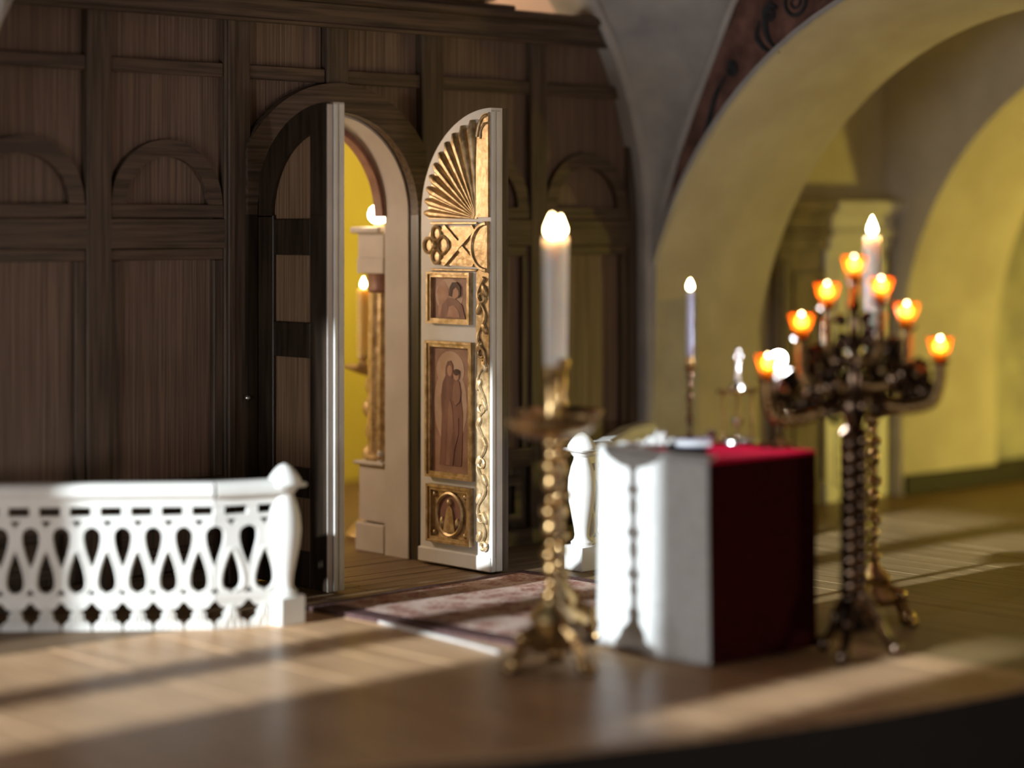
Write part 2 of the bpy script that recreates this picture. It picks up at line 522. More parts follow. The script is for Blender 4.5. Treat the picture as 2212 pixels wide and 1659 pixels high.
# ---- side wall with the wide arch (X 2.16 .. 3.2)
def arch_pts(yc, zc, R, n=48):
    p = [(yc + R, 0.0)]
    p += [(yc + R * math.cos(PI * i / n), zc + R * math.sin(PI * i / n)) for i in range(n + 1)]
    p += [(yc - R, 0.0)]
    return p
def arch_wall(name, label, X0, c0, X1, c1, y_far, y_near, ztop, mat_face, mat_soffit, mat_back):
    root = struct(empty(name), label, 'wall')
    for X, c, mt in ((X0, c0, mat_face), (X1, c1, mat_back)):
        P = arch_pts(*c)
        n = len(P)
        Q = []
        for i, (yy, zz) in enumerate(P):
            a = PI * i / (n - 1)
            # matching outline point on the rectangle
            dx, dz = math.cos(a), math.sin(a)
            ox = y_far - c[0] if dx > 0 else c[0] - y_near
            t = min(ox / max(abs(dx), 1e-6), ztop / max(dz, 1e-6))
            Q.append((c[0] + dx * t, dz * t))
        m = MB()
        vv = [(X, *p) for p in P] + [(X, *q) for q in Q]
        m.add(vv, [(i, i + 1, n + i + 1, n + i) for i in range(n - 1)])
        m.build('wall_face', mt, root)
    P, Q = arch_pts(*c0), arch_pts(*c1)
    n = len(P)
    m = MB()
    m.add([(X0, *p) for p in P] + [(X1, *p) for p in Q], [(i, i + 1, n + i + 1, n + i) for i in range(n - 1)])
    m.build('arch_soffit', mat_soffit, root, smooth=True)
    return root
A1 = (-2.30, 0.67, 2.35)
A1b = (-2.07, 0.743, 2.127)
w1 = arch_wall('wall_right', 'plastered side wall with a wide round arch and brown painted spandrel', 2.18, A1, 3.2, A1b, 0.35, -7.0, 6.0, 'fresco_brown', 'plaster', 'plaster')
m = MB()
m.strip(arch_pts(*A1)[1:-1], arch_pts(A1[0], A1[1], A1[2] + 0.028)[1:-1], 0, 2.15, 2.19)
m.build('archivolt', 'plaster_rim', w1, smooth=True)
A2 = (-1.98, 0.886, 1.952)
w2 = arch_wall('wall_side_passage', 'inner side wall with a second round arch lit yellow', 4.5, A2, 5.5, (-2.0, 0.87, 1.96), 0.3, -7.0, 6.0, 'plaster', 'plaster', 'plaster')
struct(MB().box(2.2, 4.6, 0.10, 0.3, 0, 4.5).build('wall_back', 'plaster'), 'shadowed back wall of the side passage', 'wall')
struct(MB().box(5.4, 9.0, 0.10, 0.3, 0, 4.5).build('wall_far', 'plaster_grey'), 'pale back wall of the farther side room', 'wall')
struct(MB().box(8.9, 9.0, -7, 0.1, 0, 4.5).build('wall_end', 'plaster'), 'end wall of the farther side room', 'wall')
ce = struct(empty('ceiling'), 'vaulted plaster ceiling with grey pendentives', 'ceiling')
MB().box(2.2, 9, -7, .3, 4.3, 4.4).build('passage_ceiling', 'plaster', ce)
# painted scrolls on the brown spandrel
def spiral(cy, cz, r0, turns, a0, n=40, hand=1):
    return [(2.172, cy + hand * r0 * (1 - .85 * i / n) * math.cos(a0 + turns * 2 * PI * i / n),
             cz + r0 * (1 - .85 * i / n) * math.sin(a0 + turns * 2 * PI * i / n)) for i in range(n + 1)]
for cy, cz, r, a0, hd in ((-1.10, 2.88, .085, 2.2, 1), (-.93, 2.83, .05, .5, -1), (-1.28, 2.93, .06, 1.0, 1), (-.66, 2.55, .04, 1, 1)):
    p = spiral(cy, cz, r, 1.9, a0, hand=hd)
    MB().tube(p, [.012 * (1 - .5 * i / 40) for i in range(41)], 6).build('painted_scroll', 'fresco_scroll', w1)
for pl in (((-.95, 2.93), (-.90, 2.82), (-.92, 2.70), (-1.0, 2.62)), ((-.86, 2.80), (-.84, 2.72), (-.88, 2.66), (-.95, 2.62)),
           ((-.62, 2.52), (-.55, 2.42), (-.50, 2.28), (-.42, 2.10))):
    p = bez([(2.174, *q) for q in pl], 6)
    n = len(p)
    MB().tube(p, [.004 + .013 * math.sin(PI * i / (n - 1)) for i in range(n)], 6).build('painted_scroll', 'fresco_scroll', w1)

# ---- pendentives framing the wooden screen
def curveA(z):
    R, zc = 2.13, 1.65
    xx = R if z < zc else math.sqrt(max(R * R - (z - zc) ** 2, 0))
    return Vector((xx, -0.05, z))
BT = [(0.0, -.06), (1.2, -.09), (1.5, -.10), (1.8, -.165), (2.1, -.275), (2.4, -.42), (2.92, -.69), (3.4, -1.05), (3.7, -1.5)]
def curveB(z):
    for (z0, y0), (z1, y1) in zip(BT[:-1], BT[1:]):
        if z <= z1:
            t = (z - z0) / (z1 - z0)
            return Vector((2.165, y0 + (y1 - y0) * t, z))
    return Vector((2.165, BT[-1][1], z))
for sgn in (1, -1):
    zs = [0.0, .6] + [1.0 + 0.1 * i for i in range(28)]
    N = 12
    vv, ff = [], []
    for z in zs:
        a, b = curveA(z), curveB(z)
        d = (b - a).length
        for j in range(N + 1):
            t = j / N
            p = a.lerp(b, t) + Vector((.5, .5, 0)) * d * .22 * math.sin(PI * t)
            vv.append((p.x * sgn, p.y, p.z))
    for i in range(len(zs) - 1):
        for j in range(N):
            q = i * (N + 1) + j
            ff.append((q, q + 1, q + N + 2, q + N + 1))
    MB().add(vv, ff).build('pendentive', 'plaster_grey', ce, smooth=True)
    MB().tube([(curveA(z).x * sgn + .022 * sgn, curveA(z).y - .004, z) for z in zs], .032, 8).build('pendentive_rib', 'plaster_rim', ce, smooth=True)
    MB().tube([(curveB(z).x * sgn + .012 * sgn, curveB(z).y + .016, z) for z in zs], .024, 8).build('pendentive_rib', 'plaster_rim', ce, smooth=True)
    inn = [(math.copysign(curveA(z).x, sgn), z) for z in zs]
    m = MB(); m.strip(inn, [(sgn * 2.6, z) for z in zs], 1, -.03, .25)
    m.build('arch_reveal', 'plaster_rim', ce)

# ---- panelled door with entablature on the back wall of the passage
d3 = struct(empty('door_1', (3.90, .1, 0)), 'door with left part coloured as in shadow, pale pilaster and moulded cornice in the side passage', 'door')
MB().box(-.42, .42, -.03, .0, 0, 1.57, .004).build('door_panel', 'door_shaded', d3)
for s in (-1, 1):
    MB().box(s * .46 - .07, s * .46 + .07, -.07, .0, 0, 1.56, .008).build('casing', 'white_paint' if s > 0 else 'door_shaded', d3)
    MB().box(s * .46 - .035, s * .46 + .035, -.082, -.07, .1, 1.5, .004).build('casing_fillet', 'white_paint' if s > 0 else 'door_shaded', d3)
    for z0, z1 in ((.12, .62), (.74, 1.42)):
        m = MB()
        x0, x1 = s * .205 - .15, s * .205 + .15
        m.strip([(x0 + .03, z0 + .03), (x1 - .03, z0 + .03), (x1 - .03, z1 - .03), (x0 + .03, z1 - .03)],
                [(x0, z0), (x1, z0), (x1, z1), (x0, z1)], 1, -.05, -.03, closed=True)
        m.build('panel_moulding', 'door_shaded', d3)
MB().box(-.06, .42, -.055, .0, 0, 1.56, .006).build('casing', 'white_paint', d3)
for q in (.04, .17, .30):
    MB().box(q - .02, q + .02, -.065, -.055, .1, 1.5, .004).build('casing_fillet', 'white_paint', d3)
for z0, z1, ov in ((1.56, 1.64, .02), (1.64, 1.68, .05), (1.68, 1.77, .03), (1.77, 1.80, .06), (1.80, 1.86, .09)):
    MB().box(-.53 - ov, -.06, -.06 - ov, .0, z0, z1, .006).build('cornice', 'door_shaded', d3)
    MB().box(-.06, .53 + ov, -.07 - ov, .0, z0, z1, .006).build('cornice', 'white_paint', d3)
struct(MB().box(4.52, 9, -.05, .12, 0, .13, .006).build('baseboard_back', 'baseboard'), 'dark wooden baseboard below the yellow arch', 'baseboard')
MB().box(2.9, 3.2, 0, .1, 0, .13).build('baseboard_section', 'baseboard', bpy.data.objects['baseboard_back'])

# =================================================================== WOODEN SCREEN
scr = tag(empty('icon_screen'), 'dark wooden panelled screen wall around the open arched doorway', 'screen')
def B(name, x0, x1, y0, y1, z0, z1, mat, bev=.004, parent=scr):
    return MB().box(x0, x1, y0, y1, z0, z1, bev).build(name, mat, parent)
# stiles
for xc, w in ((-2.14, .13), (-1.37, .13), (-.605, .15), (.62, .145), (1.375, .12), (2.13, .12)):
    B('stile', xc - w / 2, xc + w / 2, 0, .1, 0, 2.70, 'wood_v')
B('mullion', -.065, .07, .0, .1, 2.38, 2.70, 'wood_v')
B('corner_bead', -.665, -.625, -.012, .0, 0, 2.69, 'wood_v', .006)
# beam
B('beam', -2.3, 2.2, -.03, .14, 2.695, 2.80, 'wood_h')
B('beam_cap', -2.3, 2.2, -.07, .16, 2.80, 2.845, 'wood_h', .01)
B('beam_fillet', -2.3, 2.2, -.042, .0, 2.68, 2.70, 'wood_h')
BAYS = [(-2.075, -1.435), (-1.305, -.68), (.692, 1.315), (1.435, 2.07)]
for x0, x1 in BAYS:
    xc, hw = (x0 + x1) / 2, (x1 - x0) / 2
    B('panel', x0 - .01, x1 + .01, .045, .1, 1.80, 2.70, 'wood_panel')
    B('bar', x0, x1, .012, .06, 2.41, 2.478, 'wood_h')
    B('sill', x0, x1, .008, .06, 1.742, 1.805, 'wood_h')
    B('rail', x0 - .003, x1 + .003, .0, .1, 1.60, 1.738, 'wood_h')
    m = MB()
    m.strip(arc(xc, 1.805, hw - .085, 0, PI, 24, .222), arc(xc, 1.805, hw - .005, 0, PI, 24, .302), 1, .012, .05)
    m.build('arch_moulding', 'wood_h', scr)
    # lower field
    B('panel', x0, x1, .045, .1, .50, 1.60, 'wood_panel')
    fw = .052
    B('panel_frame', x0, x1, .014, .05, 1.545, 1.60, 'wood_h')
    B('panel_frame', x0, x0 + fw, .014, .05, .52, 1.545, 'wood_v')
    B('panel_frame', x1 - fw, x1, .014, .05, .52, 1.545, 'wood_v')
    B('rail', x0 - .003, x1 + .003, .0, .1, .42, .52, 'wood_h')
    B('panel', x0, x1, .045, .1, .09, .42, 'wood_v')
    m = MB()
    a0, a1, b0, b1 = x0 + .06, x1 - .06, .13, .37
    m.strip([(a0 + .05, b0 + .045), (a1 - .05, b0 + .045), (a1 - .05, b1 - .045), (a0 + .05, b1 - .045)],
            [(a0, b0), (a1, b0), (a1, b1), (a0, b1)], 1, .01, .05, closed=True)
    m.build('panel_frame', 'wood_h', scr)
    m = MB()
    m.box(a0 + .09, a1 - .09, .02, .05, b0 + .075, b1 - .075, .006)
    m.build('raised_panel', 'wood_v', scr)
    B('plinth', x0, x1, -.01, .1, 0, .09, 'wood_h')
# door bay: top panels, bars, spandrels, arch
for s in (-1, 1):
    xa, xb = sorted((s * .07, s * .545))
    B('panel', xa, xb, .045, .1, 2.46, 2.70, 'wood_panel')
    B('bar', xa, xb, .012, .06, 2.41, 2.478, 'wood_h')
    pts = [(s * .56, 2.44)] + [(p[0], p[1]) for p in (arc(0, 1.76, .60, 0 if s > 0 else PI, PI / 2, 16)) if abs(p[0]) < .56] + [(0, 2.44)]
    MB().prism(pts, 1, .045, .1).build('spandrel_panel', 'wood_panel', scr)
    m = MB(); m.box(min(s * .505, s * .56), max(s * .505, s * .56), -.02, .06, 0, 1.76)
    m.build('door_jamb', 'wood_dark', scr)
def clampx(p, l=.56):
    return (max(-l, min(l, p[0])), p[1])
m = MB()
ai, ao = arc(0, 1.76, .505, 0, PI, 40), arc(0, 1.76, .65, 0, PI, 40)
m.strip(ai, [clampx(q) for q in ao], 1, -.02, .06)
m.build('door_arch', 'wood_h', scr)
# carved crest standing on the beam (only its foot is in view)
cr = tag(empty('carved_crest', (.95, .03, 2.845)), 'dark carved crest foot standing on top of the wooden screen', 'carving')
MB().box(-.55, .24, -.05, .08, 0, .03, .01).build('plinth', 'wood_h', cr)
m = MB(); m.lathe([(.03, 0), (.055, .02), (.05, .045), (.03, .06)], 14, (0, 0, 0)); m.v = [(x_ * 4.3 - .1, y_ * 1.1, z_ + .03) for x_, y_, z_ in m.v]
m.build('scroll', 'gilding', cr, smooth=True)
m = MB(); m.box(-.40, .05, -.03, .05, .085, .6, .02); m.build('back_plate', 'wood_h', cr)

MB().ball((-.565, -.022, .885), .016).build('latch_knob', 'silver', scr, smooth=True)
# white reveal, nave side order
rv = struct(empty('trim_2'), 'cream arched door reveal through the thick screen', 'trim')
def tunnel(ri, ro, zc, y0, y1):
    m = MB()
    inn = [(ri, 0)] + arc(0, zc, ri, 0, PI, 40) + [(-ri, 0)]
    out = [(ro, 0)] + arc(0, zc, ro, 0, PI, 40) + [(-ro, 0)]
    return m.strip(inn, out, 1, y0, y1)
tunnel(.495, .55, 1.76, .05, .235).build('reveal', 'cream_paint', rv, smooth=True)
m = MB(); m.strip(arc(0, 1.75, .475, 0, PI, 40), arc(0, 1.75, .56, 0, PI, 40), 1, .235, .30); m.build('inner_arch', 'icon_robe_light', rv, smooth=True)
MB().prism([(-.6,1.75)]+arc(0,1.75,.53,PI,0,40)+[(.6,1.75),(.6,2.69),(-.6,2.69)],1,.10,.235).build('screen_front','cream_paint',rv)
MB().box(.55, 2.3, .1, .235, 0, 2.69).build('screen_front', 'cream_paint', rv)
MB().box(-2.3, -.55, .1, .235, 0, 2.69).build('screen_front', 'cream_paint', rv)

# =================================================================== DOOR LEAVES
LW, LT = .53, .115
ARC_C = (LW, 1.745)
def leaf_outline(n=24, R=.525, inset=0.0):
    """(u,v): hinge u=0, free edge u=LW; quarter arch rising to the free edge"""
    p = [(inset, inset), (LW - inset, inset), (LW - inset, ARC_C[1] + R - inset)]
    for i in range(1, n + 1):
        a = PI / 2 + (PI / 2) * i / n
        p.append((max(ARC_C[0] + (R - inset) * math.cos(a), inset), ARC_C[1] + (R - inset) * math.sin(a)))
    return p
# ---- right leaf: local x = u (hinge to free edge), local -y = visible face, z up
rl = tag(empty('door_leaf', (.46, -.09, .012), -PI / 2), 'open white door leaf with gilded shell, icon panels and carved ornament', 'door', kind='thing')
MB().prism(leaf_outline(), 1, 0.0, .075).build('leaf_core', 'white_paint', rl)
MB().prism(leaf_outline(), 1, .075, LT).build('back_board', 'wood_v', rl)
MB().box(-.012, LW + .002, -.012, .06, 0, .075, .006).build('foot_board', 'white_paint', rl)
B('edge_bead', LW, LW + .008, .0, .022, .0, 2.255, 'white_paint', .003, rl)
B('edge_bead', LW, LW + .006, .035, .062, .0, 2.255, 'white_paint', .003, rl)
# shell: one wedge rib per fluted ray
su, sv = .432, 1.728
NR = 10
for i in range(NR):
    a0 = PI - (PI / 2 + .02) * i / NR
    a1 = PI - (PI / 2 + .02) * (i + 1) / NR
    am = (a0 + a1) / 2
    def ray_len(a):
        # distance from shell centre to the arc (R .485 about ARC_C)
        du, dv = math.cos(a), math.sin(a)
        pu, pv = su - ARC_C[0], sv - ARC_C[1]
        bq = pu * du + pv * dv
        cq = pu * pu + pv * pv - .478 ** 2
        return min(-bq + math.sqrt(bq * bq - cq), .40 if du < -.97 else 9)
    lm = ray_len(am)
    n = 9
    pth = [(su + (.02 + (lm - .012) * q / n) * math.cos(am), -.003, sv + (.02 + (lm - .012) * q / n) * math.sin(am)) for q in range(n + 1)]
    rr = [.0035 + .0245 * (q / n) * (lm / .40) for q in range(n + 1)]
    rr[-1] *= .45
    m = MB().tube(pth, rr, 10)
    m.v = [(p[0], max(min(p[1] * 1.25, 0.0), -.05), p[2]) for p in m.v]
    m.build('shell_rib', 'gilding', rl, smooth=True)
m = MB()
m.prism([(su, sv)] + [(su + (ray_len(PI - (PI / 2 + .02) * q / 24) - .014) * math.cos(PI - (PI / 2 + .02) * q / 24), sv + (ray_len(PI - (PI / 2 + .02) * q / 24) - .014) * math.sin(PI - (PI / 2 + .02) * q / 24)) for q in range(25)], 1, -.005, 0)
m.build('shell_ground', 'gilding', rl)
# gold stile right of the shell
m = MB(); m.prism([(.438, 1.735), (.526, 1.735), (.526, 2.245), (.50, 2.245), (.475, 2.235), (.458, 2.21), (.452, 2.17), (.438, 2.14)], 1, -.016, 0)
m.build('gilded_stile', 'gilding', rl)
m = MB(); m.tube(bez([(.445, -.018, 2.13), (.462, -.018, 2.19), (.49, -.018, 2.225), (.522, -.018, 2.235)], 8), .008, 6)
m.tube(bez([(.47, -.018, 2.12), (.475, -.018, 2.16), (.50, -.018, 2.19), (.522, -.018, 2.195)], 8), .006, 6)
m.build('stile_scroll', 'gilding', rl, smooth=True)
# cross-ornament with half roundel
m = MB()
m.box(.09, .44, -.006, 0, 1.48, 1.70)
m.v = m.v
pl = MB(); pl.prism([(.10, 1.50), (.44, 1.49), (.44, 1.69), (.10, 1.69), (.07, 1.64), (.04, 1.60), (.07, 1.55)], 1, -.007, 0); pl.build('ornament_ground', 'gilding', rl)
for pa, pb in (((.19, 1.505), (.42, 1.685)), ((.19, 1.685), (.42, 1.505))):
    d = Vector((pb[0] - pa[0], 0, pb[1] - pa[1])).normalized(); nn = Vector((-d.z, 0, d.x)) * .017
    vv = [Vector((pa[0], w, pa[1])) + s * nn for w in (-.020 if pa[1] < 1.6 else -.017, 0) for s in (1, -1)] + \
         [Vector((pb[0], w, pb[1])) + s * nn for w in (-.020 if pa[1] < 1.6 else -.017, 0) for s in (1, -1)]
    MB().add(vv, [(0, 1, 5, 4), (0, 2, 3, 1), (4, 5, 7, 6), (0, 4, 6, 2), (1, 3, 7, 5)]).build('ornament_band', 'gilding', rl)
def ring(name, cu, cv, r, t, parent, mat='gilding', a0=0, a1=2 * PI, w=-.010, n=24):
    pth = [(cu + r * math.cos(a0 + (a1 - a0) * i / n), w, cv + r * math.sin(a0 + (a1 - a0) * i / n)) for i in range(n + 1)]
    return MB().tube(pth, t, 6).build(name, mat, parent, smooth=True)
ring('rosette_petal', .075, 1.595, .036, .010, rl)
ring('rosette_petal', .135, 1.655, .034, .010, rl)
ring('rosette_petal', .135, 1.540, .034, .010, rl)
ring('rosette_petal', .185, 1.597, .042, .010, rl)
MB().ball((.130, -.012, 1.597), .024).build('rosette_boss', 'gilding', rl, smooth=True)
B('ornament_edge', .09, .44, -.014, 0, 1.700, 1.713, 'gilding', .003, rl)
B('ornament_edge', .09, .44, -.014, 0, 1.468, 1.480, 'gilding', .003, rl)
MB().disc((.526, -.0, 1.590), .105, .125, 1, .022, 24, PI / 2, 3 * PI / 2).build('roundel', 'gilding', rl)
ring('roundel_rim', .526, 1.590, .115, .011, rl, a0=PI / 2 + .06, a1=3 * PI / 2 - .06, w=-.022)
# picture frames
def frame(name, u0, u1, v0, v1, wd, dp, parent):
    m = MB()
    o1 = [(u0, v0), (u1, v0), (u1, v1), (u0, v1)]
    i1 = [(u0 + wd, v0 + wd), (u1 - wd, v0 + wd), (u1 - wd, v1 - wd), (u0 + wd, v1 - wd)]
    m.strip(i1, o1, 1, -dp, 0, closed=True)
    h = wd * .45
    i2 = [(u0 + h, v0 + h), (u1 - h, v0 + h), (u1 - h, v1 - h), (u0 + h, v1 - h)]
    m.strip(i2, o1, 1, -dp - .008, -dp, closed=True)
    return m.build(name, 'gilding', parent)
# upper icon: winged half figure
f1 = frame('icon_frame', .075, .40, 1.205, 1.462, .026, .022, rl)
m = MB()
def poly(pts, w, mi):
    m.cur = mi
    m.prism(pts, 1, w, w + .0035)
def ell(cu, cv, ru, rv, w, mi, n=20):
    poly([(cu + ru * math.cos(2 * PI * i / n), cv + rv * math.sin(2 * PI * i / n)) for i in range(n)], w, mi)
poly([(.10, 1.23), (.375, 1.23), (.375, 1.437), (.10, 1.437)], -.004, 0)
ell(.225, 1.345, .105, .085, -.0055, 1)
poly([(.14, 1.24), (.15, 1.31), (.13, 1.36), (.15, 1.41), (.19, 1.42), (.22, 1.38), (.23, 1.31), (.22, 1.24)], -.0065, 4)
poly([(.16, 1.232), (.175, 1.30), (.22, 1.335), (.27, 1.335), (.325, 1.30), (.35, 1.232)], -.0085, 3)
poly([(.215, 1.24), (.23, 1.29), (.265, 1.30), (.30, 1.27), (.31, 1.24)], -.010, 4)
ell(.272, 1.368, .034, .037, -.0105, 5)
poly([(.232, 1.345), (.235, 1.385), (.255, 1.412), (.29, 1.414), (.315, 1.39), (.318, 1.35), (.305, 1.335), (.303, 1.37), (.28, 1.39), (.258, 1.375), (.252, 1.34)], -.0125, 6)
m.build('painting', ['icon_ground', 'icon_glow', 'icon_robe', 'icon_robe_light', 'icon_skin', 'icon_skin', 'icon_hair'], f1)
# tall icon: standing robed figure holding a child
f2 = frame('icon_frame', .065, .415, .435, 1.118, .030, .022, rl)
m = MB()
poly([(.09, .46), (.39, .46), (.39, 1.09), (.09, 1.09)], -.004, 0)
ell(.235, .975, .105, .095, -.0055, 1)
ell(.235, .80, .125, .20, -.0050, 1)
poly([(.155, .50), (.165, .62), (.172, .75), (.165, .84), (.178, .91), (.205, .955), (.250, .955), (.285, .91), (.315, .86), (.330, .76), (.325, .62), (.318, .50)], -.0070, 2)
poly([(.205, .50), (.215, .64), (.222, .78), (.235, .83), (.255, .78), (.262, .64), (.258, .50)], -.0085, 3)
poly([(.232, .50), (.236, .60), (.262, .68), (.300, .74), (.300, .66), (.27, .58), (.258, .50)], -.0095, 2)
poly([(.200, .955), (.203, .990), (.218, 1.018), (.240, 1.022), (.257, 1.00), (.262, .955), (.25, .935), (.21, .935)], -.0090, 2)
ell(.236, .972, .019, .027, -.0110, 4)
poly([(.255, .83), (.262, .90), (.282, .932), (.305, .92), (.318, .87), (.310, .82), (.28, .80)], -.0100, 3)
ell(.285, .952, .022, .026, -.0115, 4)
ell(.287, .966, .022, .016, -.0125, 5)
m.build('painting', ['icon_ground', 'icon_glow', 'icon_robe', 'icon_robe_light', 'icon_skin', 'icon_hair'], f2)
# lower square with oval medallion in relief
f3 = frame('medallion_frame', .075, .405, .112, .40, .028, .024, rl)
m = MB(); m.prism([(.10, .135), (.38, .135), (.38, .375), (.10, .375)], 1, -.006, 0); m.build('medallion_ground', 'gilding', f3)
m = MB()
pth = [(.24 + .095 * math.cos(2 * PI * i / 32), -.014, .255 + .105 * math.sin(2 * PI * i / 32)) for i in range(33)]
m.tube(pth, .011, 6); m.build('medallion_rim', 'gilding', f3, smooth=True)
m = MB(); m.disc((.24, -.005, .255), .09, .10, 1, .006, 28); m.build('medallion', 'icon_robe_light', f3)
m = MB()
m.prism([(.195, .165), (.21, .24), (.225, .29), (.245, .30), (.262, .285), (.272, .23), (.285, .165)], 1, -.020, -.008)
m.ball((.243, -.014, .318), .018); m.ball((.185, -.012, .215), .016, sz=1.8); m.ball((.30, -.012, .215), .016, sz=1.8)
m.build('relief_figure', 'gilding', f3, smooth=True)
for su_, sv_ in ((.125, .16), (.355, .16), (.125, .35), (.355, .35)):
    MB().ball((su_, -.008, sv_), .015).build('corner_leaf', 'gilding', f3, smooth=True)
# carved vertical strip
MB().prism([(.432, .20), (.455, .13), (.48, .10), (.502, .11), (.518, .16), (.524, .30), (.524, 1.46), (.50, 1.49), (.46, 1.49), (.432, 1.46)], 1, -.010, 0).build('carved_strip', 'gilding', rl)
pth = [(.478 + .028 * math.sin(i * .55), -.016, .14 + 1.30 * i / 70) for i in range(71)]
MB().tube(pth, [.008 + .003 * math.sin(i * 1.1) for i in range(71)], 6).build('vine', 'gilding', rl, smooth=True)
for i in range(14):
    v = .17 + i * .093
    s = 1 if i % 2 else -1
    m = MB()
    m.ball((0, 0, 0), .020, 8, 6, sz=1.7)
    m.v = [(p[0] * .75 * math.cos(.5 * s) - p[2] * math.sin(.5 * s), p[1] * .7, p[0] * math.sin(.5 * s) + p[2] * math.cos(.5 * s)) for p in m.v]
    m.v = [(p[0] + .478 + s * .020, p[1] - .014, p[2] + v) for p in m.v]
    m.build('carved_leaf', 'gilding', rl, smooth=True)
for i in range(5):
    ring('carved_curl', .478, .26 + i * .27, .022, .006, rl, w=-.018, n=16)
ring('carved_curl', .492, .125, .018, .010, rl, w=-.016, n=16)

# ---- left leaf: plain wooden back towards the camera; local x = u, local y = thickness (0 is the visible side)
ll = tag(empty('door_leaf', (-.497, .015, .012), -PI / 2), 'open door leaf showing its dark panelled wooden back and white edge', 'door', kind='thing')
LL, LLT = .565, .10
def outl(R=.53, n=24):
    return [(0, 0), (LL, 0)] + arc(LL, 1.735, LL, PI / 2, PI, n, R)
MB().prism(outl(), 1, .020, .036).build('back_board', 'wood_leaf_panel', ll)
MB().prism(outl(), 1, .036, LLT).build('leaf_core', 'white_paint', ll)
MB().box(.432, LL, .0, .028, 0, 1.745, .004).build('stile', 'wood_dark', ll)
MB().box(.0, .148, .0, .028, 0, 1.745, .004).build('stile', 'wood_dark', ll)
for z0, z1 in ((0, .17), (.42, .56), (1.075, 1.24), (1.555, 1.725)):
    MB().box(.146, .434, .002, .028, z0, z1, .004).build('rail', 'wood_dark', ll)
m = MB()
m.strip(arc(LL - .02, 1.735, .41, PI / 2 + .02, PI, 24, .40), arc(LL, 1.735, LL, PI / 2, PI, 24, .53), 1, .0, .028)
m.build('arched_rail', 'wood_dark', ll)
MB().box(.432, LL, .001, .0275, 1.74, 2.23, .004).build('stile', 'wood_dark', ll)
B('edge_bead', LL, LL + .010, .034, .058, .0, 2.26, 'white_paint', .004, ll)
B('edge_bead', LL, LL + .007, .066, .098, .0, 2.26, 'white_paint', .004, ll)
MB().box(LL - .002, LL + .003, .0, .03, 0, 2.255, .001).build('edge_strip', 'cream_paint', ll)

# =================================================================== BALUSTRADES
PITCH = .123
DROP = [(0, 0), (.06, .14), (.14, .30), (.30, .58), (.48, .82), (.62, .95), (.75, 1.0), (.86, .92), (.94, .66), (.98, .36), (1.0, 0)]
def drop_w(t):
    if t <= 0 or t >= 1:
        return 0.0
    for (a, wa), (b, wb_) in zip(DROP[:-1], DROP[1:]):
        if t <= b:
            return wa + (wb_ - wa) * (t - a) / (b - a)
    return 0.0
def lattice_unit():
    """pierced unit: an inverted teardrop void in the middle, half an upright void on either side"""
    h = PITCH / 2
    W = .0355
    zs_ = sorted({.148 + .32 * i / 34 for i in range(35)} | {.262, .436, .156, .334})
    def w_up(z):
        w = W * drop_w((z - .262) / .174)
        if z < .176:
            w = max(w, .020 * (.176 - z) / .026)
        return w
    def w_inv(z):
        w = W * drop_w((.334 - z) / .178)
        if z > .434:
            w = max(w, .024 * (z - .434) / .032)
        return w
    m = MB()
    for sg in (-1, 1):
        inn = [(sg * w_inv(z), z) for z in zs_]
        out = [(sg * (h - w_up(z)), z) for z in zs_]
        m.strip(inn, out, 1, -.014, .014)
    # raised rims round the void
    for t, sgn_, cx_ in ((1, 1, 0), ):
        lp_ = [(sg * (w_inv(z) + .009), -.014, z) for sg, seq in ((1, [q for q in zs_ if q < .345]), (-1, [q for q in zs_ if q < .345][::-1])) for z in seq if z > .152]
        m.tube(lp_, .006, 5)
    return m
def leaf_unit():
    half = [(.004, 0), (.006, .022), (.020, .036), (.036, .046), (.033, .064), (.049, .082), (.024, .094), (.016, .106), (.0, .122)]
    h = PITCH / 2
    left = [(-h + a, z) for a, z in half]
    right = [(h - a, z) for a, z in half]
    m = MB()
    m.strip(left, right, 1, -.013, .013)
    for k in (-.5, 0, .5):
        m.tube([(k * .06, -.013, .01), (k * .03, -.016, .05), (k * .012, -.014, .10)], [.005, .005, .003], 5)
    return m
def rail_profile(L):
    prof = [(-.045, .560), (-.055, .572), (-.055, .598), (-.048, .612), (-.03, .622), (.03, .622), (.048, .612), (.055, .598), (.055, .572), (.045, .560)]
    return MB().prism(prof, 0, 0, L)
protos = {}
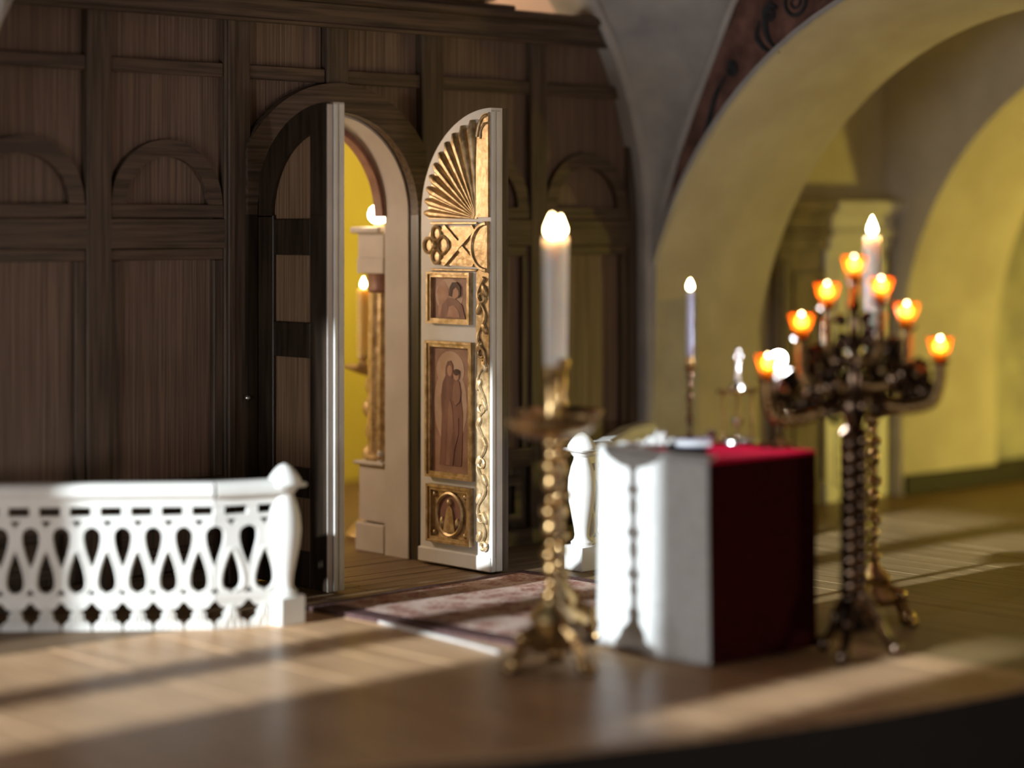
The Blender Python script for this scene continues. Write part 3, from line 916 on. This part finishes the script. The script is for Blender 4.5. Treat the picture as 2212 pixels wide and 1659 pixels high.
def balustrade(label, pts, post_xy, post_rot):
    root = tag(empty('balustrade', (post_xy[0], post_xy[1], 0)), label, 'balustrade', 'white balustrades beside the doorway')
    bx, by = post_xy
    for (xa, ya), (xb, yb) in zip(pts[:-1], pts[1:]):
        L = math.hypot(xb - xa, yb - ya)
        rz = math.atan2(yb - ya, xb - xa)
        def put(mb, name, mat='white_resin', smooth=False):
            o = mb.build(name, mat, root, smooth)
            o.location = (xa - bx, ya - by, 0); o.rotation_euler = (0, 0, rz)
            return o
        put(rail_profile(L), 'handrail')
        put(MB().box(0, L, -.02, .02, .520, .562), 'fascia')
        put(MB().box(0, L, -.016, .016, .464, .482), 'upper_bar')
        put(MB().box(0, L, -.018, .018, .120, .150), 'lower_bar')
        n = max(1, round(L / PITCH))
        st = L / n
        def P(x):
            return (xa - bx + math.cos(rz) * x, ya - by + math.sin(rz) * x, 0)
        for i in range(n):
            xc = (i + .5) * st
            for key, mk, x_ in (('lattice_unit', lattice_unit, xc), ('leaf_foot', leaf_unit, xc),
                                ('spacer', lambda: MB().box(-.019, .019, -.016, .016, .480, .522), i * st + st * .12)):
                if key not in protos:
                    protos[key] = mk().build(key, 'white_resin', root, smooth=False)
                    protos[key].location = P(x_); protos[key].rotation_euler = (0, 0, rz)
                else:
                    share(protos[key], key, root, P(x_), rz, (st / PITCH, 1, 1))
    # end post
    post = MB()
    post.box(-.066, .066, -.066, .066, 0, .125, .006)
    post.lathe([(.052, .125), (.056, .14), (.040, .155), (.036, .175), (.040, .21), (.052, .27), (.066, .34), (.072, .40), (.068, .46), (.056, .51),
                (.042, .545), (.040, .56), (.052, .572), (.060, .585)], 28)
    post.box(-.074, .074, -.074, .074, .588, .606, .008)
    post.lathe([(.074, .604), (.072, .616), (.060, .636), (.044, .658), (.024, .678), (.0005, .688)], 28)
    o = post.build('post', 'white_resin', root, smooth=True)
    o.rotation_euler = (0, 0, post_rot)
    return root
balustrade('white openwork balustrade with vase post left of the doorway', [(-2.55, .0), (-2.073, -.343), (-1.376, -.904), (-1.10, -1.0)], (-1.085, -1.005), math.radians(0))
balustrade('white openwork balustrade half hidden behind the draped altar', [(.90, -.80), (1.14, -.72), (1.75, -.28), (2.08, -.12)], (.90, -.805), 0)

# =================================================================== RUG
rug = tag(empty('rug', (-.05, -1.45, 0), math.radians(4)), 'reddish patterned rug leading from the doorway towards the altar', 'rug')
def sheet(x0, x1, y0, y1, z, t, nx, ny, amp):
    vv, ff = [], []
    for j in range(ny + 1):
        for i in range(nx + 1):
            x_, y_ = x0 + (x1 - x0) * i / nx, y0 + (y1 - y0) * j / ny
            vv.append((x_, y_, z + amp * (math.sin(x_ * 9 + y_ * 4) + math.sin(y_ * 11 - x_ * 3)) * .5 + amp))
    for j in range(ny):
        for i in range(nx):
            q = j * (nx + 1) + i
            ff.append((q, q + 1, q + nx + 2, q + nx + 1))
    n = len(vv)
    vv += [(p[0], p[1], .001) for p in vv]
    ff += [tuple(n + k for k in f[::-1]) for f in ff]
    rim = [i for i in range(nx)] + [nx + j * (nx + 1) for j in range(ny)] + [ny * (nx + 1) + nx - i for i in range(nx)] + [(ny - j) * (nx + 1) for j in range(ny)]
    for a, b in zip(rim, rim[1:] + rim[:1]):
        ff.append((a, b, n + b, n + a))
    return MB().add(vv, ff)
sheet(-.60, .62, -.66, .64, .018, .02, 40, 40, .003).build('field', 'rug_field', rug, smooth=True)
for x0, x1, y0, y1 in ((-.72, -.60, -.76, .70), (.62, .70, -.76, .70), (-.60, .62, -.76, -.66), (-.60, .62, .64, .70)):
    sheet(x0, x1, y0, y1, .016, .02, max(2, int((x1 - x0) * 24)), max(2, int((y1 - y0) * 24)), .003).build('border', 'rug_border', rug, smooth=True)
ms = MB()
p0, p1 = Vector((-.745, -.98, 0)), Vector((-.855, -2.13, 0))
d = (p1 - p0).normalized(); nn = Vector((-d.y, d.x, 0)) * .013
vv = []
for i in range(13):
    p = p0.lerp(p1, i / 12) + Vector((math.sin(i * .9) * .004, 0, 0))
    for s, z in ((1, .001), (1, .012), (-1, .012), (-1, .001)):
        q = p + nn * s; vv.append((q.x, q.y, z))
ff = []
for i in range(12):
    for k in range(4):
        ff.append((i * 4 + k, i * 4 + (k + 1) % 4, i * 4 + 4 + (k + 1) % 4, i * 4 + 4 + k))
ff += [(0, 1, 2, 3), (48, 49, 50, 51)]
tag(ms.add(vv, ff).build('floor_strip', 'strip_metal'), 'thin pale metal strip along the rug edge on the floor', 'strip')

# =================================================================== ALTAR
ALT = (-.15, -2.61)
HW = .30
alt = tag(empty('altar_table', (*ALT, 0), math.radians(-3)), 'square altar table draped in red velvet, coloured dark as unlit on the sides and bright as lit on top', 'altar')
def drape(w, z0, z1, amp, n=26, rows=10, faces=(0, 1, 2, 3)):
    vv, ff = [], []
    per = []
    for s in faces:
        for i in range(n):
            t = -w + 2 * w * i / n
            per.append([(t, -w, 0, -1), (w, t, 1, 0), (-t, w, 0, 1), (-w, -t, -1, 0)][s])
    for r in range(rows + 1):
        z = z1 + (z0 - z1) * r / rows
        k = (r / rows) ** .7
        for j, (x_, y_, nx, ny) in enumerate(per):
            wv = amp * k * (math.sin(j * .75) * .6 + math.sin(j * .31 + 1) * .7)
            vv.append((x_ + nx * wv, y_ + ny * wv, z))
    m_ = len(per)
    for r in range(rows):
        for j in range(m_):
            a, b = r * m_ + j, r * m_ + (j + 1) % m_
            ff.append((a, b, b + m_, a + m_))
    return MB().add(vv, ff)
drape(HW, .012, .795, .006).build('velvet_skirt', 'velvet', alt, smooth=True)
MB().box(-HW - .004, HW + .004, -HW - .004, HW + .004, .785, .802, .006).build('top_cloth', 'velvet_lit', alt)
# white cloth over the side that faces the windows
wc = tag(empty('altar_cloth', (*ALT, 0), math.radians(-3)), 'white cloth hanging over the window side of the altar', 'cloth')
vv, ff = [], []
NY, NZ = 30, 24
for r in range(NZ + 1):
    t = r / NZ
    z = .800 - .79 * t
    for j in range(NY + 1):
        y_ = -.312 + .628 * j / NY
        k = t ** .6
        wv = .010 * k * math.sin(y_ * 17 + 1.2 + t * .8) + .006 * k * math.sin(y_ * 31 + t * 2)
        vv.append((-HW - .022 - wv, y_ * (1 + .015 * t), max(z + .006 * math.sin(y_ * 12) * t, .004)))
for r in range(NZ):
    for j in range(NY):
        q = r * (NY + 1) + j
        ff.append((q, q + 1, q + NY + 2, q + NY + 1))
n0 = len(vv)
o_ = MB().add(vv, ff).build('side_drop', 'linen', wc, smooth=True)
md = o_.modifiers.new('thick', 'SOLIDIFY'); md.thickness = .006
m = MB()
vv, ff = [], []
for i in range(9):
    for j in range(NY + 1):
        y_ = -.312 + .628 * j / NY
        x_ = -HW - .024 + (.045 + .42 * max(0, y_)) * i / 8 * (1 + .2 * math.sin(y_ * 14))
        z = .806 + .008 * math.sin(i * 1.1 + y_ * 20) * (i > 0) + (.004 if i else 0) + .03 * max(0, y_ - .1) * (i / 8)
        vv.append((x_, y_, max(z, .8045)))
for i in range(8):
    for j in range(NY):
        q = i * (NY + 1) + j
        ff.append((q, q + 1, q + NY + 2, q + NY + 1))
o_ = m.add(vv, ff).build('top_fold', 'linen', wc, smooth=True)
md = o_.modifiers.new('thick', 'SOLIDIFY'); md.thickness = .004
# dark sheet added as the shadow on the altar top
rn = MB()
rn.prism([(-.405, -2.84), (-.36, -2.80), (-.02, -2.44), (-.04, -2.40), (-.22, -2.42), (-.385, -2.64)], 2, .8025, .8075)
tag(rn.build('altar_top_shade', 'top_shade'), 'dark sheet put in as the shadow on the window half of the altar top', 'cloth')
# crumpled white napkin
vv, ff = [], []
NN = 18
for i in range(NN + 1):
    for j in range(NN + 1):
        a, b = i / NN - .5, j / NN - .5
        h = .040 * math.exp(-((a - .12) ** 2 + b * b) * 9) + .012 * math.sin(a * 16 + b * 7) + .009 * math.sin(b * 23 - a * 5)
        vv.append((a * .15, b * .12, max(h, 0) + .001))
for i in range(NN):
    for j in range(NN):
        q = i * (NN + 1) + j
        ff.append((q, q + 1, q + NN + 2, q + NN + 1))
nk = MB().add(vv, ff).build('napkin', 'linen', smooth=True, loc=(-.20, -2.37, .8085))
nk.rotation_euler = (0, 0, .4)
md = nk.modifiers.new('thick', 'SOLIDIFY'); md.thickness = .004; md.offset = 1
tag(nk, 'crumpled white napkin on the back corner of the altar', 'napkin')

# =================================================================== CANDLES AND HOLDERS
def flame_mesh(h, r):
    prof = [(r * .35, 0), (r * .85, h * .14), (r, h * .3), (r * .8, h * .52), (r * .42, h * .78), (r * .05, h)]
    return MB().lathe(prof, 14)
def candle(label, loc, h, r0, r1, mat='wax', fl='flame', fh=.06, fr=.013, group=None):
    root = tag(empty('candle', loc), label, 'candle', group)
    n = 8
    prof = [(r0 + (r1 - r0) * i / n, h * i / n) for i in range(n + 1)] + [(r1 * .8, h + .004), (r1 * .3, h - .004)]
    MB().lathe(prof, 24).build('wax', mat, root, smooth=True)
    MB().tube([(0, 0, h - .004), (.001, 0, h + .006), (.002, 0, h + .014)], .0025, 6).build('wick', 'wick', root)
    o = flame_mesh(fh, fr).build('flame', fl, root, smooth=True); o.location = (.002, 0, h + .008)
    return root
def bead_profile(z0, z1, n, r_lo, r_hi, seg=6):
    p = []
    dz = (z1 - z0) / n
    for i in range(n):
        big = r_hi * (1.0 if i % 2 else .72)
        for k in range(seg):
            t = k / seg
            p.append((r_lo + (big - r_lo) * math.sin(PI * t) ** .8, z0 + dz * (i + t)))
    p.append((r_lo, z1))
    return p
def floor_candlestick(loc, label, rz=0.0):
    root = tag(empty('floor_candlestick', (loc[0], loc[1], 0), rz), label, 'candlestick', 'tall brass floor candlesticks')
    MB().lathe([(.10, .085), (.125, .10), (.13, .12), (.10, .15), (.075, .17), (.082, .195), (.07, .22), (.04, .245), (.03, .27)], 24).build('base', 'brass', root, smooth=True)
    for k in range(3):
        a = 2 * PI * k / 3 + .5
        ca, sa = math.cos(a), math.sin(a)
        m = MB()
        m.tube(bez([(ca * .06, sa * .06, .15), (ca * .115, sa * .115, .125), (ca * .135, sa * .135, .075), (ca * .150, sa * .150, .036)], 5),
               [.036 - .012 * i / 15 for i in range(16)], 8)
        m.ball((ca * .155, sa * .155, .036), .036)
        m.ball((ca * .118, sa * .118, .13), .034)
        for q in (-.022, 0, .022):
            m.ball((ca * .180 - sa * q, sa * .180 + ca * q, .017), .017, 8, 5)
        m.build('paw_foot', 'brass', root, smooth=True)
    prof, z_ = [(.016, .265)], .265
    for rb, hb in ((.040, .05), (.024, .035), (.030, .07), (.044, .05), (.022, .03), (.034, .085), (.046, .05), (.024, .035), (.032, .09), (.042, .045), (.024, .04), (.030, .055)):
        for q in (.2, .4, .6, .8):
            prof.append((.016 + (rb - .016) * math.sin(PI * q) ** .6, z_ + hb * q))
        z_ += hb
        prof.append((.015, z_))
    MB().lathe(prof, 20).build('stem', 'brass', root, smooth=True)
    MB().lathe([(.02, .880), (.05, .886), (.11, .898), (.160, .924), (.178, .946), (.180, .956), (.170, .958), (.14, .932), (.05, .916), (.02, .916)], 32).build('drip_pan', 'brass', root, smooth=True)
    MB().lathe([(.02, .915), (.032, .93), (.020, .955), (.030, .985), (.021, 1.01), (.026, 1.06), (.024, 1.10), (.034, 1.13), (.036, 1.16), (.030, 1.165)], 20).build('socket', 'brass', root, smooth=True)
    return root
CS = [((-.93, -2.50), 'ornate brass floor candlestick in front of the altar corner, nearest the rug', .2, 'thick white lit candle on the front brass floor candlestick'),
      ((-.555, -2.16), 'brass floor candlestick partly hidden behind the front one', .9, 'white lit candle just behind the front candlestick candle'),
      ((.77, -2.71), 'brass floor candlestick standing behind the branched candelabrum', .4, 'tall white lit candle rising behind the top of the candelabrum')]
for (xy, lb, rz, clb) in CS:
    floor_candlestick(xy, lb, rz)
    candle(clb, (xy[0], xy[1], 1.155), .50, .036 if xy[0] > 0 else .026, .042 if xy[0] > 0 else .033, fh=.085, fr=.024, group='tall candles on floor candlesticks')

# ---- on the altar: slim candlestick and candle
sc = tag(empty('altar_candlestick', (-.02, -2.38, .803)), 'slim brown brass candlestick at the back of the altar', 'candlestick')
MB().lathe([(.045, 0), (.048, .008), (.035, .018), (.014, .03)], 24).build('base', 'brass', sc, smooth=True)
MB().lathe(bead_profile(.028, .30, 6, .008, .016), 16).build('stem', 'dark_bronze', sc, smooth=True)
MB().lathe([(.008, .295), (.024, .305), (.026, .312), (.014, .32), (.018, .345), (.016, .36)], 20).build('socket', 'brass', sc, smooth=True)
candle('slim bluish candle with bright flame above the altar', (-.02, -2.38, 1.155), .275, .015, .014, 'wax_blue', fh=.045, fr=.013)
# ---- tabernacle
tb = tag(empty('tabernacle', (.085, -2.55, .803), math.radians(10)), 'small gilded tabernacle with columns, flat roof and beaded cross', 'tabernacle')
MB().lathe([(.075, 0), (.082, .006), (.080, .018), (.068, .026), (.060, .03)], 28).build('base', 'silver', tb, smooth=True)
for sx in (-1, 1):
    for sy in (-1, 1):
        m = MB(); m.lathe([(.010, .028), (.007, .04), (.006, .20), (.010, .215)], 12, (sx * .055, sy * .035, 0)); m.build('column', 'brass', tb, smooth=True)
MB().box(-.088, .088, -.05, .05, .213, .228, .004).build('roof', 'brass', tb)
MB().lathe([(.035, .228), (.03, .24), (.014, .255), (.010, .262)], 18).build('dome', 'silver', tb, smooth=True)
m = MB(); m.lathe([(.010, .26), (.014, .275), (.008, .29), (.012, .305), (.006, .325)], 14); m.ball((0, 0, .335), .014); m.ball((-.022, 0, .362), .011); m.ball((.022, 0, .362), .011); m.ball((0, 0, .388), .012)
m.box(-.025, .025, -.004, .004, .357, .367); m.box(-.005, .005, -.004, .004, .33, .39)
m.build('cross', 'silver', tb, smooth=True)
MB().lathe([(.022, .03), (.02, .036), (.006, .045), (.006, .065), (.012, .07), (.022, .085), (.024, .105), (.02, .108)], 20).build('pyx', 'silver', tb, smooth=True)
# ---- bright lamp on stem
gl = tag(empty('altar_lamp', (.145, -2.72, .803)), 'small lamp with bright white flame and pale glass on gilded stem', 'lamp')
MB().lathe([(.068, 0), (.072, .006), (.055, .016), (.025, .026), (.012, .04)], 28).build('base', 'brass', gl, smooth=True)
MB().lathe([(.012, .04), (.007, .06), (.007, .10), (.016, .12), (.008, .14), (.010, .20)], 18).build('stem', 'dark_bronze', gl, smooth=True)
MB().lathe([(.012, .20), (.045, .207), (.052, .216), (.046, .219), (.02, .213)], 28).build('saucer', 'frosted_glass', gl, smooth=True)
MB().lathe([(.022, .219), (.026, .23), (.028, .30), (.025, .30), (.023, .232), (.02, .225)], 22, cap=False).build('glass', 'frosted_glass', gl, smooth=True)
o = flame_mesh(.055, .014).build('flame', 'star_flame', gl, smooth=True); o.location = (0, 0, .315)
add_light('altar_lamp_light', 'POINT', (.145, -2.72, 1.16), 8.0, (0.95, 0.97, 1.0), shadow_soft_size=0.03).visible_camera = True
MB().lathe([(.020, .224), (.020, .312), (.003, .318)], 18).build('wax', 'wax', gl, smooth=True)
# ---- silver dishes and book
bk = tag(empty('prayer_book', (-.15, -2.52, .809), math.radians(38)), 'closed pale blue book lying on the altar top', 'book')
MB().box(-.055, .055, -.075, .075, 0, .006, .002).build('cover', 'book_cover', bk)
MB().box(-.050, .052, -.070, .070, .006, .022, .001).build('pages', 'linen', bk)
MB().box(-.055, .055, -.075, .075, .022, .028, .002).build('cover', 'book_cover', bk)
dsh = tag(empty('silver_dish', (-.032, -2.495, .8085)), 'shallow silver dish beside the slim altar candlestick', 'dish')
MB().lathe([(.018, 0), (.02, .008), (.030, .018), (.040, .03), (.037, .031), (.028, .02), (.014, .012)], 26).build('bowl', 'silver', dsh, smooth=True)
MB().lathe([(.024, 0), (.026, .004), (.018, .006)], 20).build('foot', 'silver', dsh, smooth=True)
cp = tag(empty('silver_cup', (.06, -2.43, .803)), 'small silver cup on the altar next to the dish', 'cup')
MB().lathe([(.024, 0), (.022, .005), (.006, .01), (.006, .022), (.02, .03), (.024, .05), (.022, .05), (.016, .032)], 20).build('bowl', 'silver', cp, smooth=True)
MB().lathe([(.026, 0), (.027, .003), (.02, .005)], 20).build('foot', 'silver', cp, smooth=True)

# =================================================================== CANDELABRUM
CB = (.115, -3.135)
ANG = math.radians(-42)
ROLL = 0.10
cb = tag(empty('candelabrum', (*CB, 0), ANG), 'dark bronze seven-branched candelabrum on a twisted stem beside the altar', 'candelabrum')
MB().lathe([(.06, .10), (.085, .115), (.08, .14), (.05, .17), (.042, .20), (.05, .215), (.034, .235)], 22).build('base', 'dark_bronze', cb, smooth=True)
for k in range(3):
    a = 2 * PI * k / 3 + 2.2
    ca, sa = math.cos(a), math.sin(a)
    m = MB()
    m.tube(bez([(ca * .03, sa * .03, .24), (ca * .085, sa * .085, .17), (ca * .12, sa * .12, .09), (ca * .165, sa * .165, .035)], 6), [.026 - .010 * i / 18 for i in range(19)], 8)
    m.ball((ca * .17, sa * .17, .032), .034)
    m.ball((ca * .10, sa * .10, .15), .025)
    m.build('paw_foot', 'dark_bronze', cb, smooth=True)
# twisted stem: two interwound strands
for ph in (0, PI):
    pth = [(.026 * math.cos(ph + i * .34), .026 * math.sin(ph + i * .34), .22 + .66 * i / 120) for i in range(121)]
    MB().tube(pth, .033, 10).build('twisted_strand', 'dark_bronze', cb, smooth=True)
MB().lathe([(.03, .86), (.055, .875), (.06, .89), (.035, .915), (.045, .95), (.06, .985), (.05, 1.03), (.03, 1.07), (.036, 1.10), (.03, 1.14), (.022, 1.20),
            (.034, 1.23), (.020, 1.26), (.018, 1.36), (.030, 1.385), (.018, 1.41), (.016, 1.47), (.03, 1.485), (.035, 1.495)], 22).build('shaft', 'dark_bronze', cb, smooth=True)
LAMPS = [(0.0, 1.495)]
def roll(p):
    return Vector((p[0], p[1], p[2] + ROLL * p[0]))
def arm(sg, pts, rad):
    p = [roll(q) for q in bez([(sg * a, 0, z) for a, z in pts], 10)]
    n = len(p)
    m = MB()
    m.tube(p, [rad * (1.15 - .4 * i / (n - 1)) for i in range(n)], 8)
    m.cur = 1
    for i in range(3, n - 2, 3):
        m.ball(p[i], rad * 1.5, 8, 5)
    m.cur = 0
    q = p[-1]
    m.lathe([(.010, -.01), (.030, .0), (.040, .012), (.036, .016), (.012, .010)], 16, (q.x, 0, q.z))
    m.build('arm', ['dark_bronze', 'brass'], cb, smooth=True)
    LAMPS.append((q.x, q.z + .014))
for sg in (-1, 1):
    arm(sg, [(.02, 1.02), (.10, .99), (.22, .965), (.31, .985), (.337, 1.06), (.34, 1.125)], .019)
    arm(sg, [(.02, 1.08), (.09, 1.06), (.16, 1.075), (.20, 1.13), (.208, 1.21), (.208, 1.275)], .017)
    arm(sg, [(.02, 1.18), (.05, 1.165), (.088, 1.19), (.105, 1.26), (.107, 1.385)], .015)
    # filigree scrolls filling the fan, in three layers
    for cx_, cz_, r_, a0, t_, yy in ((.06, 1.10, .045, 0, 1.5, .03), (.13, 1.13, .045, 2, 1.6, -.02), (.14, 1.02, .04, 1, 1.5, .03), (.24, 1.03, .045, .5, 1.6, -.03), (.27, 1.09, .04, 3, 1.4, .02),
                                     (.055, 1.25, .035, 1, 1.5, -.02), (.15, 1.22, .035, 4, 1.4, .02), (.08, .98, .04, 4, 1.3, -.03), (.19, 1.15, .03, 2, 1.4, .03), (.05, 1.33, .025, 0, 1.3, .02)):
        p = [roll((sg * (cx_ + r_ * (1 - .8 * i / 36) * math.cos(a0 + t_ * 2 * PI * i / 36)), yy, cz_ + r_ * (1 - .8 * i / 36) * math.sin(a0 + t_ * 2 * PI * i / 36))) for i in range(37)]
        m = MB(); m.tube(p, [.012 - .005 * i / 36 for i in range(37)], 7)
        m.ball(p[-1], .016, 8, 5)
        m.build('filigree_scroll', 'dark_bronze', cb, smooth=True)
    rnd = random.Random(5 + sg)
    for q in range(18):
        cx_ = rnd.uniform(.03, .30)
        lo = 1.0 if cx_ < .24 else 1.03
        cz_ = rnd.uniform(lo, max(lo + .03, 1.42 - cx_ * 1.05 - .06))
        r_ = rnd.uniform(.022, .038)
        a0 = rnd.uniform(0, 6.28)
        yy = rnd.uniform(-.045, .045)
        p = [roll((sg * (cx_ + r_ * (1 - .75 * i / 24) * math.cos(a0 + 1.4 * 2 * PI * i / 24)), yy, cz_ + r_ * (1 - .75 * i / 24) * math.sin(a0 + 1.4 * 2 * PI * i / 24))) for i in range(25)]
        m = MB(); m.tube(p, [.011 - .004 * i / 24 for i in range(25)], 6)
        m.cur = 1
        m.ball(p[0], .014, 8, 5)
        m.build('filigree_scroll', ['dark_bronze', 'brass'], cb, smooth=True)
    for lx, lz in ((.10, 1.10), (.18, 1.05), (.10, 1.0), (.20, .99), (.28, 1.03), (.08, 1.20), (.16, 1.16), (.06, 1.04), (.25, 1.12)):
        m = MB()
        m.prism([(sg * (lx - .045), lz), (sg * lx, lz + .045), (sg * (lx + .05), lz + .012), (sg * lx, lz - .04)], 1, -.006, .006)
        m.v = [tuple(roll(p)) for p in m.v]
        m.build('filigree_leaf', 'dark_bronze', cb)
# votive glasses
names = ['topmost', None, None, None, None, None, None]
VL = {0: 'orange glass votive light at the very top of the candelabrum'}
sides = ['altar side', 'arch side']
idx = 1
for si in range(2):
    for lv in ('outermost lowest', 'middle', 'innermost'):
        VL[idx] = f'orange glass votive light on the {lv} arm, {sides[si]} of the candelabrum'
        idx += 1
vsrc = None
for i, (lx, lz) in enumerate(LAMPS):
    loc = (CB[0] + lx * math.cos(ANG), CB[1] + lx * math.sin(ANG), lz)
    if vsrc is None:
        r = vsrc = empty('votive_light', loc)
        MB().lathe([(.020, 0), (.028, .012), (.038, .05), (.050, .088), (.047, .088), (.035, .05), (.024, .014)], 24, cap=False).build('glass', 'orange_glass', r, smooth=True)
        MB().lathe([(.022, .002), (.026, .014), (.031, .036), (.002, .038)], 18).build('wax', 'wax_yellow', r, smooth=True)
        o = flame_mesh(.052, .021).build('flame', 'votive_flame', r, smooth=True); o.location = (0, 0, .041)
    else:
        r = copy_tree(vsrc); r.location = loc
    tag(r, VL[i], 'votive light', 'votive lights of the candelabrum')

# =================================================================== NAVE OBJECTS SEEN THROUGH THE DOOR
pd = tag(empty('pedestal', (.65, .36, 0)), 'cream square pedestal just beyond the doorway', 'pedestal')
MB().box(-.14, .14, -.11, .11, .16, .455, .004).build('shaft', 'cream_paint', pd)
MB().box(-.155, .15, -.115, .125, .0, .15, .006).build('plinth', 'cream_paint', pd)
MB().box(-.165, .15, -.115, .13, .455, .475, .006).build('cap', 'cream_paint', pd)
cl = tag(empty('column', (.625, .375, .476)), 'gilded fluted column with cream capital beyond the doorway', 'column')
MB().lathe([(.115, 0), (.118, .015), (.10, .03), (.105, .045), (.088, .055)], 24).build('base', 'gilding', cl, smooth=True)
MB().lathe([(.10, .05), (.10, .3), (.096, .70), (.092, .88)], 48, lob=12, lobamp=.05).build('shaft', 'gilding', cl, smooth=True)
MB().lathe([(.095, .88), (.108, .89), (.098, .91), (.108, .98), (.112, .99)], 24).build('necking', 'icon_robe_light', cl, smooth=True)
MB().box(-.118, .118, -.11, .11, .98, 1.062, .004).build('capital_block', 'cream_paint', cl)
MB().box(-.112, .115, -.11, .11, 1.058, 1.195, .006).build('capital_block', 'cream_paint', cl)
MB().box(-.15, .14, -.11, .13, 1.19, 1.225, .008).build('abacus', 'cream_paint', cl)
lp = tag(empty('electric_lamp', (.54, .345, 1.702)), 'glowing white bulb standing on the column capital', 'lamp')
MB().lathe([(.02, 0), (.022, .012), (.016, .02)], 16).build('socket', 'brass', lp, smooth=True)
MB().lathe([(.015, .015), (.035, .022), (.052, .042), (.056, .065), (.046, .095), (.02, .115), (.001, .12)], 20).build('bulb', 'bulb', lp, smooth=True)
ft = tag(empty('finial', (.545, .33, .476)), 'small pale ball finial on the pedestal cap', 'finial')
MB().lathe([(.022, 0), (.024, .012), (.012, .022), (.02, .035), (.018, .052), (.001, .062)], 18).build('ball', 'white_paint', ft, smooth=True)
MB().box(-.026, .026, -.026, .026, 0, .006).build('foot', 'white_paint', ft)
ng = tag(empty('nave_candlestick', (.86, .78, 0)), 'gold branched candlestick in the nave beyond the doors', 'candlestick')
MB().lathe([(.14, 0), (.15, .02), (.12, .06), (.06, .12), (.05, .2), (.08, .24), (.05, .28)], 22).build('base', 'gilding', ng, smooth=True)
MB().lathe(bead_profile(.27, .90, 5, .02, .06), 20).build('stem', 'gilding', ng, smooth=True)
MB().lathe([(.02, .88), (.08, .90), (.16, .93), (.165, .945), (.08, .925), (.02, .92)], 26).build('tray', 'gilding', ng, smooth=True)
for sx in (-.07, .07):
    MB().lathe([(.02, .93), (.035, .95), (.02, .97), (.035, .99), (.03, 1.0)], 16, (sx, 0, 0)).build('socket', 'gilding', ng, smooth=True)
candle('tall yellow candle burning in the nave, nearer the column', (.93, .78, 1.0), .40, .034, .033, 'wax_yellow', fh=.07, fr=.02)
candle('tall yellow candle in the nave next to the door edge', (.79, .78, 1.0), .36, .034, .033, 'wax_yellow', fh=.06, fr=.018)
